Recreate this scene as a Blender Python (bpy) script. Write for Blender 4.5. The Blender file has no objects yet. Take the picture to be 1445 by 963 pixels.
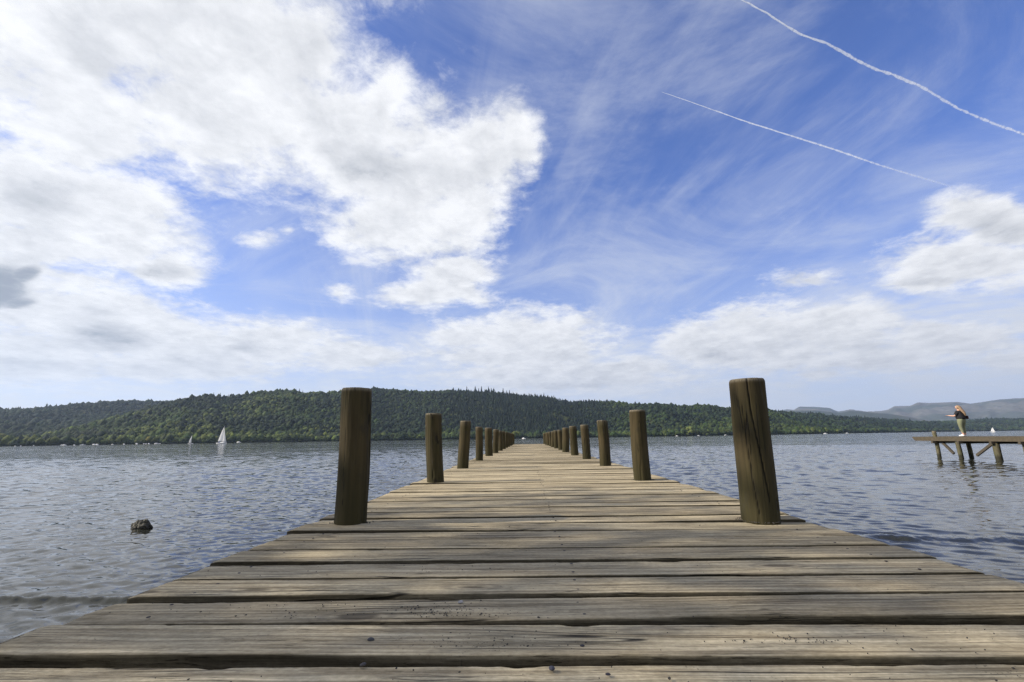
import bpy, bmesh, math, random
import numpy as np
from mathutils import Vector, Matrix
random.seed(7); RNG = np.random.default_rng(11)
rad = math.radians
sc = bpy.context.scene
COL = sc.collection
WZ = -0.88                 # lake level; the deck top of the near pier is z = 0
SUN_EL, SUN_AZ = 33.0, -97.0   # azimuth clockwise from +Y

# ------------------------------------------------------------------ helpers
def hash01(ix, iy, seed):
    h = (ix.astype(np.int64) * 374761393 + iy.astype(np.int64) * 668265263 + seed * 974634777) & 0xFFFFFFFF
    h = ((h ^ (h >> 13)) * 1274126177) & 0xFFFFFFFF
    h = (h ^ (h >> 16)) & 0xFFFFFFFF
    return h / 4294967295.0
def vnoise(x, y, seed=0):
    x = np.asarray(x, float); y = np.asarray(y, float); x, y = np.broadcast_arrays(x, y)
    ix = np.floor(x); iy = np.floor(y); fx = x - ix; fy = y - iy
    fx = fx * fx * (3 - 2 * fx); fy = fy * fy * (3 - 2 * fy)
    a = hash01(ix, iy, seed); b = hash01(ix + 1, iy, seed); c = hash01(ix, iy + 1, seed); d = hash01(ix + 1, iy + 1, seed)
    return (a * (1 - fx) + b * fx) * (1 - fy) + (c * (1 - fx) + d * fx) * fy
def fbm(x, y, seed=0, o=4):
    s = 0; a = .5; t = 0
    for k in range(o):
        s = s + a * vnoise(np.asarray(x) * 2 ** k, np.asarray(y) * 2 ** k, seed + 17 * k); t += a; a *= .5
    return s / t
def sstep(a, b, x):
    t = np.clip((x - a) / (b - a), 0, 1); return t * t * (3 - 2 * t)

def link(o, parent=None):
    COL.objects.link(o)
    if parent is not None: o.parent = parent
    return o
def mesh_np(name, V, F, mat=None, parent=None, smooth=True, col=None, attrs=None):
    V = np.ascontiguousarray(V, np.float32); F = np.ascontiguousarray(F, np.int32)
    me = bpy.data.meshes.new(name); n = F.shape[1]
    me.vertices.add(len(V)); me.vertices.foreach_set('co', V.ravel())
    me.loops.add(F.size); me.loops.foreach_set('vertex_index', F.ravel())
    me.polygons.add(len(F)); me.polygons.foreach_set('loop_start', np.arange(len(F), dtype=np.int32) * n)
    me.polygons.foreach_set('use_smooth', np.full(len(F), smooth))
    me.update(calc_edges=True)
    if col is not None:
        a = me.color_attributes.new('Col', 'FLOAT_COLOR', 'POINT')
        c = np.ones((len(V), 4), np.float32); c[:, :3] = col; a.data.foreach_set('color', c.ravel())
    for k, v in (attrs or {}).items():
        a = me.attributes.new(k, 'FLOAT', 'POINT'); a.data.foreach_set('value', np.asarray(v, np.float32))
    if mat: me.materials.append(mat)
    return link(bpy.data.objects.new(name, me), parent)
def mesh_bm(name, bm, mat=None, parent=None, smooth=False):
    me = bpy.data.meshes.new(name); bm.to_mesh(me); bm.free()
    if smooth: me.polygons.foreach_set('use_smooth', np.full(len(me.polygons), True))
    if mat: me.materials.append(mat)
    return link(bpy.data.objects.new(name, me), parent)
def tag(o, label=None, cat=None, group=None, kind=None):
    if label: o['label'] = label
    if cat: o['category'] = cat
    if group: o['group'] = group
    if kind: o['kind'] = kind
    return o
def thing(name, label, cat, loc=(0, 0, 0), rotz=0, group=None):
    o = link(bpy.data.objects.new(name, None)); o.location = loc; o.rotation_euler.z = rotz; o.empty_display_size = .2
    return tag(o, label, cat, group)
def copy_tree(o, parent=None):
    c = o.copy(); COL.objects.link(c); c.parent = parent
    for ch in list(o.children): copy_tree(ch, c)
    return c
def beam(bm, a, b, w, h, bev=.006, up=(0, 0, 1)):
    """square timber from a to b, w across and h in the up direction, edges bevelled"""
    a = Vector(a); b = Vector(b); d = (b - a); L = d.length; d.normalize(); u = Vector(up)
    s = d.cross(u).normalized(); u = s.cross(d).normalized()
    r = bmesh.ops.create_cube(bm, size=1)
    M = Matrix((s * w, d * L, u * h)).transposed().to_4x4(); M.translation = (a + b) / 2
    bmesh.ops.transform(bm, matrix=M, verts=r['verts'])
    if bev:
        es = list({e for v in r['verts'] for e in v.link_edges})
        bmesh.ops.bevel(bm, geom=es, offset=bev, segments=2, affect='EDGES', profile=.5)
def grid_faces(nu, nv, wrap=False):
    i = np.arange(nu - (0 if wrap else 1))[:, None]; j = np.arange(nv - 1)[None, :]
    i2 = (i + 1) % nu
    return np.stack([i * nv + j, i2 * nv + j, i2 * nv + j + 1, i * nv + j + 1], -1).reshape(-1, 4)

# node helpers -----------------------------------------------------
class NT:
    def __init__(s, tree): s.t = tree; s.L = tree.links
    def n(s, typ, **kw):
        nd = s.t.nodes.new(typ)
        for k, v in kw.items(): setattr(nd, k, v)
        return nd
    def put(s, sock, v):
        if isinstance(v, E): s.L.new(v.s, sock)
        elif isinstance(v, bpy.types.NodeSocket): s.L.new(v, sock)
        elif v is not None: sock.default_value = v
    def math(s, op, a, b=None, c=None, clamp=False):
        nd = s.n('ShaderNodeMath', operation=op); nd.use_clamp = clamp
        for i, v in enumerate((a, b, c)):
            if v is not None: s.put(nd.inputs[i], v)
        return E(s, nd.outputs[0])
    def vm(s, op, a, b=None, out=0):
        nd = s.n('ShaderNodeVectorMath', operation=op)
        s.put(nd.inputs[0], a)
        if b is not None: s.put(nd.inputs['Scale'] if op == 'SCALE' else nd.inputs[1], b)
        return E(s, nd.outputs[out])
    def xyz(s, x=0., y=0., z=0.):
        nd = s.n('ShaderNodeCombineXYZ')
        for i, v in enumerate((x, y, z)): s.put(nd.inputs[i], v)
        return E(s, nd.outputs[0])
    def sep(s, v):
        nd = s.n('ShaderNodeSeparateXYZ'); s.put(nd.inputs[0], v); return [E(s, o) for o in nd.outputs]
    def noise(s, vec, scale=1., detail=4., rough=.5, dist=0., lac=2., color=False):
        nd = s.n('ShaderNodeTexNoise'); s.put(nd.inputs['Vector'], vec)
        for k, v in (('Scale', scale), ('Detail', detail), ('Roughness', rough), ('Distortion', dist), ('Lacunarity', lac)): s.put(nd.inputs[k], v)
        return E(s, nd.outputs['Color' if color else 0])
    def voro(s, vec, scale=1., feature='F1', rnd=1., out='Distance', detail=0.):
        nd = s.n('ShaderNodeTexVoronoi', feature=feature); s.put(nd.inputs['Vector'], vec); s.put(nd.inputs['Scale'], scale)
        nd.inputs['Randomness'].default_value = rnd
        nd.inputs['Detail'].default_value = detail
        if detail: nd.inputs['Roughness'].default_value = .55; nd.normalize = True
        return E(s, nd.outputs[out])
    def mix(s, f, a, b, blend='MIX'):
        nd = s.n('ShaderNodeMix', data_type='RGBA', blend_type=blend)
        s.put(nd.inputs[0], f); s.put(nd.inputs[6], rgba(a)); s.put(nd.inputs[7], rgba(b)); return E(s, nd.outputs[2])
    def ramp(s, f, stops, interp='LINEAR'):
        nd = s.n('ShaderNodeValToRGB'); cr = nd.color_ramp; cr.interpolation = interp
        while len(cr.elements) < len(stops): cr.elements.new(.5)
        for e, (p, c) in zip(cr.elements, stops): e.position = p; e.color = rgba(c if isinstance(c, (tuple, list)) else (c, c, c))
        s.put(nd.inputs[0], f); return E(s, nd.outputs[0])
    def sm(s, f, a, b, lo=0., hi=1.):
        nd = s.n('ShaderNodeMapRange', interpolation_type='SMOOTHSTEP')
        for k, v in (('Value', f), ('From Min', a), ('From Max', b), ('To Min', lo), ('To Max', hi)): s.put(nd.inputs[k], v)
        return E(s, nd.outputs[0])
    def attr(s, name, out='Fac'):
        nd = s.n('ShaderNodeAttribute', attribute_name=name); return E(s, nd.outputs[out])
    def bump(s, h, strength=1., dist=.01, normal=None):
        nd = s.n('ShaderNodeBump'); s.put(nd.inputs['Height'], h); s.put(nd.inputs['Strength'], strength); s.put(nd.inputs['Distance'], dist)
        if normal is not None: s.put(nd.inputs['Normal'], normal)
        return E(s, nd.outputs[0])
    def obj(s): return E(s, s.n('ShaderNodeTexCoord').outputs['Object'])
    def scl(s, v, x, y, z): return s.vm('MULTIPLY', v, (x, y, z))
class E:
    def __init__(s, nt, sock): s.nt = nt; s.s = sock
    def __add__(s, o): return s.nt.math('ADD', s, o)
    __radd__ = __add__
    def __sub__(s, o): return s.nt.math('SUBTRACT', s, o)
    def __rsub__(s, o): return s.nt.math('SUBTRACT', o, s)
    def __mul__(s, o): return s.nt.math('MULTIPLY', s, o)
    __rmul__ = __mul__
    def __truediv__(s, o): return s.nt.math('DIVIDE', s, o)
    def max(s, o): return s.nt.math('MAXIMUM', s, o)
    def min(s, o): return s.nt.math('MINIMUM', s, o)
    def smax(s, o, k): return s.nt.math('SMOOTH_MAX', s, o, k)
    def abs(s): return s.nt.math('ABSOLUTE', s)
    def pow(s, p): return s.nt.math('POWER', s, p)
    def clamp(s): return s.nt.math('ADD', s, 0., clamp=True)
def rgba(c):
    if isinstance(c, tuple) and len(c) == 3: return (*c, 1.)
    return c
def material(name, rough=.7, spec=.4):
    m = bpy.data.materials.new(name); m.use_nodes = True
    nt = NT(m.node_tree); b = m.node_tree.nodes['Principled BSDF']
    b.inputs['Roughness'].default_value = rough; b.inputs['Specular IOR Level'].default_value = spec
    return m, nt, b
def plain(name, color, rough=.6, var=.15, scale=6., spec=.4):
    """one colour with mottled wear"""
    m, nt, b = material(name, rough, spec)
    f = nt.noise(nt.obj(), scale, 4, .6)
    nt.put(b.inputs['Base Color'], nt.mix(f, tuple(c * (1 - var) for c in color), tuple(c * (1 + var) for c in color)))
    return m

# ------------------------------------------------------------------ render settings
sc.view_settings.view_transform = 'Standard'; sc.view_settings.look = 'None'
sc.view_settings.exposure = EXPOSURE = 0.6; sc.view_settings.gamma = 1.0; sc.view_settings.use_curve_mapping = False
sc.render.engine = 'CYCLES'
cy = sc.cycles; cy.max_bounces = 6; cy.diffuse_bounces = 2; cy.glossy_bounces = 3; cy.transmission_bounces = 2
cy.transparent_max_bounces = 12; cy.volume_bounces = 0; cy.use_denoising = True; cy.denoising_prefilter = 'NONE'; cy.denoising_input_passes = 'RGB_ALBEDO_NORMAL'; cy.caustics_reflective = False; cy.caustics_refractive = False
cy.sample_clamp_indirect = 6.0

# ------------------------------------------------------------------ camera
cam_d = bpy.data.cameras.new('camera'); cam = link(bpy.data.objects.new('camera', cam_d)); sc.camera = cam
cam_d.sensor_width = 36.0; cam_d.lens = 36.0 * 682.0 / 1445.0; cam_d.clip_start = .05; cam_d.clip_end = 60000
cam.matrix_world = Matrix.Translation((0, 0, .5)) @ Matrix.Rotation(rad(1.6), 4, 'Z') @ Matrix.Rotation(rad(90 + 11.32), 4, 'X') @ Matrix.Rotation(rad(-.84), 4, 'Z')

# ------------------------------------------------------------------ sun
sd = bpy.data.lights.new('sun', 'SUN'); sd.energy = 5.0; sd.angle = rad(.6); sd.color = (1., .91, .78)
sun = link(bpy.data.objects.new('sun', sd))
S = Vector((math.sin(rad(SUN_AZ)) * math.cos(rad(SUN_EL)), math.cos(rad(SUN_AZ)) * math.cos(rad(SUN_EL)), math.sin(rad(SUN_EL))))
sun.rotation_euler = S.to_track_quat('Z', 'Y').to_euler()
# directions in the sky (degrees) and shapes of the cloud masses
CLOUDS= [(-57.0, 12.5, 6.5, 0.6, 0.8, -12.0), (-34.12, 36.75, 4.66, 0.1, 2.58, -9.53), (-45.6, 20.07, 6.32, 0.4, 1.61, -8.5), (-43.41, 10.74, 7.02, 0.1, -0.47, -12.09), (-33.84, 9.09, 4.95, 0.46, 1.46, -17.78), (45.68, 17.28, 14.51, -2.3, -7.85, -22.84), (43.15, 14.06, 9.84, -1.49, -6.05, -23.09), (30.47, 15.66, 9.4, -1.1, -4.2, -23.0, -.7), (33.58, 11.01, 11.06, -1.39, -4.81, -31.5), (40.54, 7.66, 10.08, -1.45, -4.24, -30.15), (25.12, 9.5, 7.05, -0.72, -1.89, -18.94), (1.6, 10.96, 6.24, -0.16, -0.36, -14.23), (4.86, 7.11, 3.68, -0.14, -0.71, -24.63), (-36.0, 60.0, 3.0, 0.3, 0.5, -5.6), (-55.0, 48.0, 2.6, 0.3, 0.5, -4.2), (-62.0, 30.0, 3.2, 0.3, 0.5, -5.5), (-66.0, 12.0, 3.2, 0.0, 0.5, -9.0), (-40.34, 37.61, 4.37, 0.56, 4.35, -9.21), (-48.13, 33.22, 6.79, 1.0, 4.84, -8.69), (-28.46, 40.06, 10.39, 0.9, 3.33, -10.69), (-34.2, 31.72, 5.06, -0.67, 0.2, -8.03), (-22.9, 32.84, 5.47, -2.04, -1.83, -7.07), (-12.42, 29.76, 5.37, -3.56, -3.42, -5.83), (-7.9, 26.17, 10.2, 0.07, 0.28, -8.17), (-15.72, 24.17, 6.74, -0.94, -1.07, -12.17), (-4.26, 32.3, 12.21, -0.07, 0.12, -11.19), (-18.09, 37.59, 17.97, -13.34, -6.88, -11.59), (-45.65, 27.38, 9.29, -0.01, 2.04, -10.82), (-0.05, 33.72, 20.88, 3.51, 1.76, -13.15), (-8.71, 19.33, 11.66, 0.11, 0.62, -23.35), (-48.12, 21.11, 8.96, 1.23, 3.82, -10.68), (-42.32, 18.39, 10.52, -0.18, 0.39, -16.2), (-38.25, 16.93, 14.65, 1.57, 4.36, -22.01), (-47.54, 17.07, 11.06, 1.48, 4.44, -15.76), (-49.15, 13.08, 18.9, 2.58, 4.38, -19.45), (-45.33, 10.77, 8.44, 0.19, -0.52, -15.56), (-38.04, 9.75, 6.9, 0.43, 0.78, -18.7), (-28.75, 10.44, 6.56, 0.5, 1.82, -23.79), (-19.95, 9.54, 8.39, 0.4, 1.18, -29.89), (-46.19, 6.97, 8.21, 1.05, 2.34, -23.69), (-36.66, 7.46, 5.03, 0.51, 2.43, -33.17), (-11.26, 17.04, 9.4, 0.17, 1.02, -29.08), (-30.35, 21.34, 15.09, 1.2, 5.4, -30.31, -.55), (-27.58, 22.6, 30.09, 2.2, 8.3, -48.5, -.6), (-21.85, 16.42, 18.0, 1.0, 2.7, -30.3, -.55), (-8.7, 17.69, 9.44, -3.31, -11.15, -32.79), (3.32, 11.33, 9.17, -0.29, -0.54, -17.11), (-6.94, 11.73, 9.18, 0.03, 0.12, -28.54), (-1.84, 9.77, 5.71, -0.08, -0.37, -26.25), (-2.72, 7.27, 12.44, -0.14, -0.46, -38.09), (4.85, 6.86, 4.64, -0.17, -0.97, -34.5), (12.24, 7.49, 12.06, -0.74, -1.51, -32.0), (19.78, 9.98, 11.15, -0.95, -1.69, -20.24), (26.62, 10.84, 9.61, -1.02, -2.25, -19.13), (32.82, 9.71, 8.92, -1.11, -3.02, -22.62), (27.65, 8.13, 5.22, -0.57, -2.87, -29.87), (40.63, 8.28, 11.0, -1.59, -5.67, -37.64), (36.39, 6.87, 9.0, -1.2, -4.37, -38.99), (45.36, 17.99, 15.13, -2.39, -9.35, -26.52), (43.42, 14.3, 9.92, -1.51, -5.92, -22.07), (40.9, 13.34, 19.97, -2.91, -8.63, -37.27), (30.49, 15.8, 10.2, -1.2, -4.8, -25.05, -.75), (44.28, 5.76, 27.59, -4.22, -8.63, -69.22), (30.57, 6.06, 23.62, -2.78, -7.49, -89.44)]
GREY= [(-49.94, 12.91, 19.45, 2.7, 4.7, -20.54, 1.75), (-52.96, 12.77, 16.37, 2.39, 4.05, -16.03, 1.75), (-48.22, 14.0, 34.46, 9.14, 22.92, -45.48, 1.6), (-48.54, 11.73, 31.0, 4.18, 11.81, -60.36, 1.1), (-19.39, 30.18, 6.11, -0.77, -0.36, -13.12, 0.55), (-10.47, 20.5, 10.1, 0.16, 0.94, -23.58, 0.35), (-43.08, 31.93, 8.83, -0.12, 5.58, -24.51, 0.35), (-34.13, 31.09, 9.12, -1.91, -1.81, -21.49, 0.3), (-48.03, 20.54, 11.18, 1.52, 4.75, -13.68, 0.6), (-38.74, 16.15, 12.98, 1.4, 5.76, -30.0, 0.6), (-47.38, 15.89, 12.03, 1.6, 8.17, -31.41, 0.35), (-42.24, 9.28, 10.53, 0.39, -0.57, -31.92, 0.8), (-47.0, 6.59, 12.3, 1.61, 4.18, -43.74, 0.6), (-30.69, 9.55, 14.71, 1.22, 3.25, -43.06, 0.55), (-17.57, 8.65, 12.28, 0.49, 1.65, -59.15, 0.5), (-34.88, 7.23, 4.83, 0.46, 2.94, -45.2, 0.3), (4.1, 9.47, 8.62, -0.29, -1.34, -42.85, 0.4), (-6.94, 10.05, 9.84, 0.04, 0.09, -57.1, 0.4), (4.81, 5.87, 5.8, -0.21, -2.01, -76.9, 0.6), (21.5, 8.67, 10.01, -0.91, -3.7, -46.14, 0.5), (27.77, 9.23, 8.86, -0.97, -5.19, -48.45, 0.35), (34.91, 8.06, 9.42, -1.22, -6.4, -52.38, 0.5), (45.59, 16.71, 17.21, -2.72, -10.61, -31.92, 0.6), (41.3, 12.8, 12.14, -1.78, -14.55, -64.3, 0.5), (30.45, 15.44, 13.21, -1.56, -8.11, -44.02, 0.5), (32.39, 6.25, 4.92, -0.6, -7.48, -82.01, 0.4), (-45.5, 22.88, 6.2, 0.81, 10.98, -31.06, 0.3)]
C1= [(3433, 7379, 8000), (4169, 7771, 8000), (4674, 8009, 8000), (5151, 8288, 8000), (5767, 8660, 8000), (6295, 8829, 8000), (7170, 9289, 8000), (7869, 9651, 8000), (8400, 9848, 8000), (9103, 10150, 8000), (9756, 10463, 8000), (10849, 11073, 8000), (12190, 11693, 8000), (13864, 12386, 8000), (15792, 13225, 8000)]
C2= [(3856, 12048, 9500), (5079, 12637, 9500), (6899, 13535, 9500), (8885, 14428, 9500), (10773, 15282, 9500), (12926, 16320, 9500), (15217, 17325, 9500), (17076, 18121, 9500)]
SKY= [(-49.7, 2.86), (-48.16, 2.91), (-46.11, 3.03), (-43.94, 3.4), (-41.59, 3.73), (-40.35, 3.84), (-36.87, 3.96), (-36.33, 4.25), (-33.46, 4.97), (-32.2, 4.73), (-29.34, 5.19), (-27.0, 5.48), (-25.98, 5.66), (-24.89, 5.31), (-21.99, 5.37), (-17.46, 5.84), (-15.09, 5.71), (-13.48, 5.55), (-8.58, 5.64), (-3.57, 5.44), (-0.23, 4.98), (2.28, 4.77), (4.75, 4.14), (9.64, 4.09), (10.83, 3.9), (12.01, 3.62), (15.12, 3.6), (17.37, 3.36), (20.3, 3.33), (21.69, 2.97), (26.08, 2.62), (27.01, 2.28), (30.1, 2.03), (31.25, 1.71), (32.95, 1.54), (36.16, 1.23), (38.14, 0.97), (40.51, 0.98), (42.72, 1.05), (44.56, 0.98), (45.92, 0.98)]
MT= [(24.37, 2.13), (26.37, 2.28), (27.67, 2.44), (28.29, 2.35), (28.83, 2.68), (30.16, 2.58), (31.34, 2.43), (31.99, 2.06), (33.03, 2.15), (34.66, 1.88), (35.85, 2.02), (36.42, 2.36), (37.59, 2.33), (38.13, 2.62), (38.85, 2.51), (40.73, 2.5), (41.6, 2.29), (43.37, 2.54), (44.81, 2.56), (46.93, 2.64)]
MD= [(23.68, 2.0), (26.02, 2.07), (28.28, 2.28), (30.12, 2.24), (32.15, 1.91), (33.02, 2.08), (34.39, 1.89), (35.7, 1.7), (37.21, 1.38), (38.63, 0.96), (40.48, 0.77)]
SKY_TINT = (.58, .745, 1.24)
HAZE_D = 6.5e-5
BANK = [(-11.6, .7, 7.4, 2.9, 3.0, 5200, 3, 'leafy broadleaf tree on the bank left of the landward end of the pier'),
        (-14.6, -.6, 8.2, 2.8, 2.8, 3200, 5, 'smaller leafy tree behind the tree on the left bank')]
# ------------------------------------------------------------------ sky: Nishita + procedural clouds in world directions
W = bpy.data.worlds.new('World'); sc.world = W; W.use_nodes = True
wt = NT(W.node_tree); bg = W.node_tree.nodes['Background']; bg.inputs['Strength'].default_value = .095
W.cycles.sampling_method = 'MANUAL'; W.cycles.sample_map_resolution = 512
sky = wt.n('ShaderNodeTexSky', sky_type='NISHITA'); sky.sun_disc = False
sky.sun_elevation = rad(SUN_EL); sky.sun_rotation = rad(SUN_AZ); sky.altitude = 100; sky.air_density = 1.0; sky.dust_density = .6; sky.ozone_density = 3.0
D = E(wt, wt.n('ShaderNodeTexCoord').outputs['Generated'])
dx, dy, dz = wt.sep(D)
zz = dz.max(0.) + .17
P = wt.vm('DIVIDE', D, wt.xyz(zz, zz, zz))            # cloud-layer coordinates: clouds shrink towards the horizon
warp = wt.noise(P, 1.7, 5, .58, color=True)
Dw = wt.vm('ADD', D, wt.vm('MULTIPLY', wt.vm('SUBTRACT', warp, (.5, .5, .5)), wt.xyz(zz * .14, zz * .14, zz * .10)))
def uv(az, el):
    a, e = rad(az), rad(el)
    return (Vector((math.cos(a), -math.sin(a), 0)), Vector((-math.sin(a) * math.sin(e), -math.cos(a) * math.sin(e), math.cos(e))))
def blob(az, el, q0, q1, q2, q3, off=0.):
    u, v = uv(az, el)
    X = wt.vm('DOT_PRODUCT', Dw, tuple(u * q0 + v * q1), out=1); Y = wt.vm('DOT_PRODUCT', Dw, tuple(u * q2 + v * q3), out=1)
    return (1.0 + off) - wt.math('SQRT', X * X + Y * Y)
F = None
for c in CLOUDS:
    b = blob(*c); F = b if F is None else F.smax(b, .15)
G = None
for c in GREY:
    b = wt.sm(blob(*c[:6]), 0., .9, 0., c[6]); G = b if G is None else G.smax(b, .25)
n1 = wt.noise(P, 5.0, 10, .66)                         # billows
n2 = wt.noise(P, 13., 8, .70, .4)
Pw = wt.vm('ADD', P, wt.vm('SCALE', wt.vm('SUBTRACT', wt.noise(P, 6., 5, .6, color=True), (.5, .5, .5)), .16))
vb = wt.voro(Pw, 5.5, detail=4.); vbs = wt.voro(wt.vm('ADD', Pw, tuple(Vector((S.x, S.y, .55)).normalized() * .035)), 5.5, detail=4.)
puff = (.42 - vb) * 1.5
# clouds over the rest of the sky, behind and beside the view
gen = wt.noise(P, .75, 5, .55)
behind = wt.sm(dy, .25, -.1)
Fg = (gen - .5) * 6. - .1
F = F.max(Fg + .25 - 4. * (1. - behind.max(wt.sm(dz, .82, .92))))
F = F.max(-1.6)
dens = F * 1.5 + (n1 - .5) * 2.0 + (n2 - .5) * 1.5 + puff
alpha = wt.sm(dens, -.30, .85)
# relief: difference of the billow noise towards the sun
Sdir = tuple(S * .09)
n1s = wt.noise(wt.vm('ADD', P, tuple(Vector((S.x, S.y, .55)).normalized() * .07)), 5.0, 9, .60)
relief = n1 - n1s
core = wt.sm(F + (n1 - .5) * 1.2, .15, 1.0)
grey = (G * (.90 + (n1 - .5) * 1.8) + core * .08 + core * wt.sm(wt.noise(P, 2.6, 5, .55), .44, .68) * .20 - relief * 1.5 - (vbs - vb) * 1.4).clamp()
lowe = wt.sm(dz, .28, .02)
white = wt.mix(lowe, (6.95, 7.0, 7.15), (5.9, 5.95, 6.1))
cloud = wt.mix(grey, white, (3.5, 3.65, 3.95))
cloud = wt.mix(wt.sm(G + (n1 - .5) * 3.2 + (n2 - .5) * 1.2, .55, 1.75) * .75, cloud, (1.7, 1.95, 2.4))
# thin high cirrus: streaks and veils
u_ = wt.vm('DOT_PRODUCT', P, (.27, -.963, 0.), out=1); v_ = wt.vm('DOT_PRODUCT', P, (.963, .27, 0.), out=1)
st = wt.noise(wt.xyz(u_ * .55, v_ * 4.2, 3.3), 1.6, 6, .6, .6)
pt = wt.noise(P, 1.1, 3, .5)
veil = wt.noise(wt.vm('ADD', P, (7., 3., 0.)), 1.5, 8, .66, .8)
cir = wt.sm(st, .47, .80) * wt.sm(pt, .40, .62) * .20 + wt.sm(veil, .38, .80) * .48
haze = wt.sm(dz, .50, .02) * .46 + wt.sm(dz, .20, .0) * .46
bank = wt.sm(blob(*(38.01, 10.97, 3.7, -0.51, -1.61, -9.11)), -.1, .75).max(wt.sm(blob(*(-0.12, 10.16, 2.13, -0.04, -0.22, -11.38)), -.1, .75) * .8) * (wt.sm(veil, .30, .66) * .28 + .08)
thin = (cir + haze + bank).clamp()
# a cleaner blue: more of the blue the camera recorded, less of the green
blue = wt.mix(1., sky.outputs[0], SKY_TINT, 'MULTIPLY')
base = wt.mix(thin, blue, (5.3, 5.55, 6.05))
full = wt.mix(alpha, base, cloud)
W.node_tree.links.new(full.s, bg.inputs['Color'])

# ------------------------------------------------------------------ haze: a closed box of pale air round everything
bm = bmesh.new(); bmesh.ops.create_cube(bm, size=1)
HZ0, HZ1 = -8.0, 900.0
bmesh.ops.transform(bm, matrix=Matrix.Translation((3500, 6000, (HZ0 + HZ1) / 2)) @ Matrix.Diagonal((22000, 14000, HZ1 - HZ0, 1)), verts=bm.verts)
hm = bpy.data.materials.new('haze_air'); hm.use_nodes = True; hn = NT(hm.node_tree)
hm.node_tree.nodes.remove(hm.node_tree.nodes['Principled BSDF'])
pv = hn.n('ShaderNodeVolumePrincipled'); pv.inputs['Color'].default_value = (.58, .74, 1., 1); pv.inputs['Density'].default_value = HAZE_D
pv.inputs['Anisotropy'].default_value = .3
hm.node_tree.links.new(pv.outputs[0], hm.node_tree.nodes['Material Output'].inputs['Volume'])
hz = mesh_bm('haze', bm, hm); hz['kind'] = 'stuff'; hz.display_type = 'WIRE'

# ------------------------------------------------------------------ contrails, at their real height
def contrail(pts, r0, r1, label, rough, seed, end=1.):
    pts = [Vector(p) for p in pts]; L = [0]
    for a, b in zip(pts, pts[1:]): L.append(L[-1] + (b - a).length)
    n = 420; s = np.linspace(0, L[-1], n)
    P3 = np.stack([np.interp(s, L, [p[k] for p in pts]) for k in range(3)], 1)
    for k in range(3): P3[:, k] = np.convolve(np.pad(P3[:, k], 12, 'edge'), np.ones(25) / 25, 'valid')
    wob = (fbm(s / 260, 0, seed, 4) - .5) * rough; wob2 = (fbm(s / 260, 9, seed + 5, 4) - .5) * rough
    T = np.gradient(P3, axis=0); T /= np.linalg.norm(T, axis=1)[:, None]
    A = np.cross(T, (0, 0, 1.)); A /= np.linalg.norm(A, axis=1)[:, None]; B = np.cross(A, T)
    P3 = P3 + A * wob[:, None] + B * wob2[:, None]
    rr = (r0 + (r1 - r0) * s / L[-1]) * (.45 + 1.1 * fbm(s / 120, 3, seed + 9, 5))
    rr *= np.minimum(1, (s + 20) / (.35 * L[-1])) ** .5
    th = np.linspace(0, 2 * math.pi, 13)[:-1]
    V = P3[:, None] + rr[:, None, None] * (np.cos(th)[None, :, None] * A[:, None] + np.sin(th)[None, :, None] * B[:, None])
    F_ = grid_faces(n, 12); w = np.stack([np.arange(n - 1) * 12 + 11, (np.arange(n - 1) + 1) * 12 + 11, (np.arange(n - 1) + 1) * 12, np.arange(n - 1) * 12], 1)
    m, nt, b_ = material('ice_trail', 1., 0.)
    b_.inputs['Base Color'].default_value = (.95, .96, 1, 1)
    fac = nt.n('ShaderNodeLayerWeight'); fac.inputs[0].default_value = .5
    soft = nt.sm(E(nt, fac.outputs['Facing']), .95, .15)
    nz = nt.noise(nt.obj(), .012, 5, .6)
    nt.put(b_.inputs['Alpha'], (soft * nt.sm(nz, .10, .55) * .62 * nt.attr('fade')).clamp())
    fd_ = np.interp(s / L[-1], [0, .55, 1], [1, .95, end]); fd_ = np.repeat(fd_ * (.8 + .4 * fbm(s / 900, 1, seed + 2, 3)), 12)
    o = mesh_np('contrail', V.reshape(-1, 3), np.concatenate([F_, w]), m, attrs={'fade': fd_})
    tag(o, label, 'contrail')
contrail(C1, 31, 33, 'long thick wavy white contrail crossing the upper right corner of the sky', 30, 3)
contrail(C2, 19, 40, 'thin straight white contrail below the thick wavy one, fading towards the lower right', 10, 8, .30)
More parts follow.
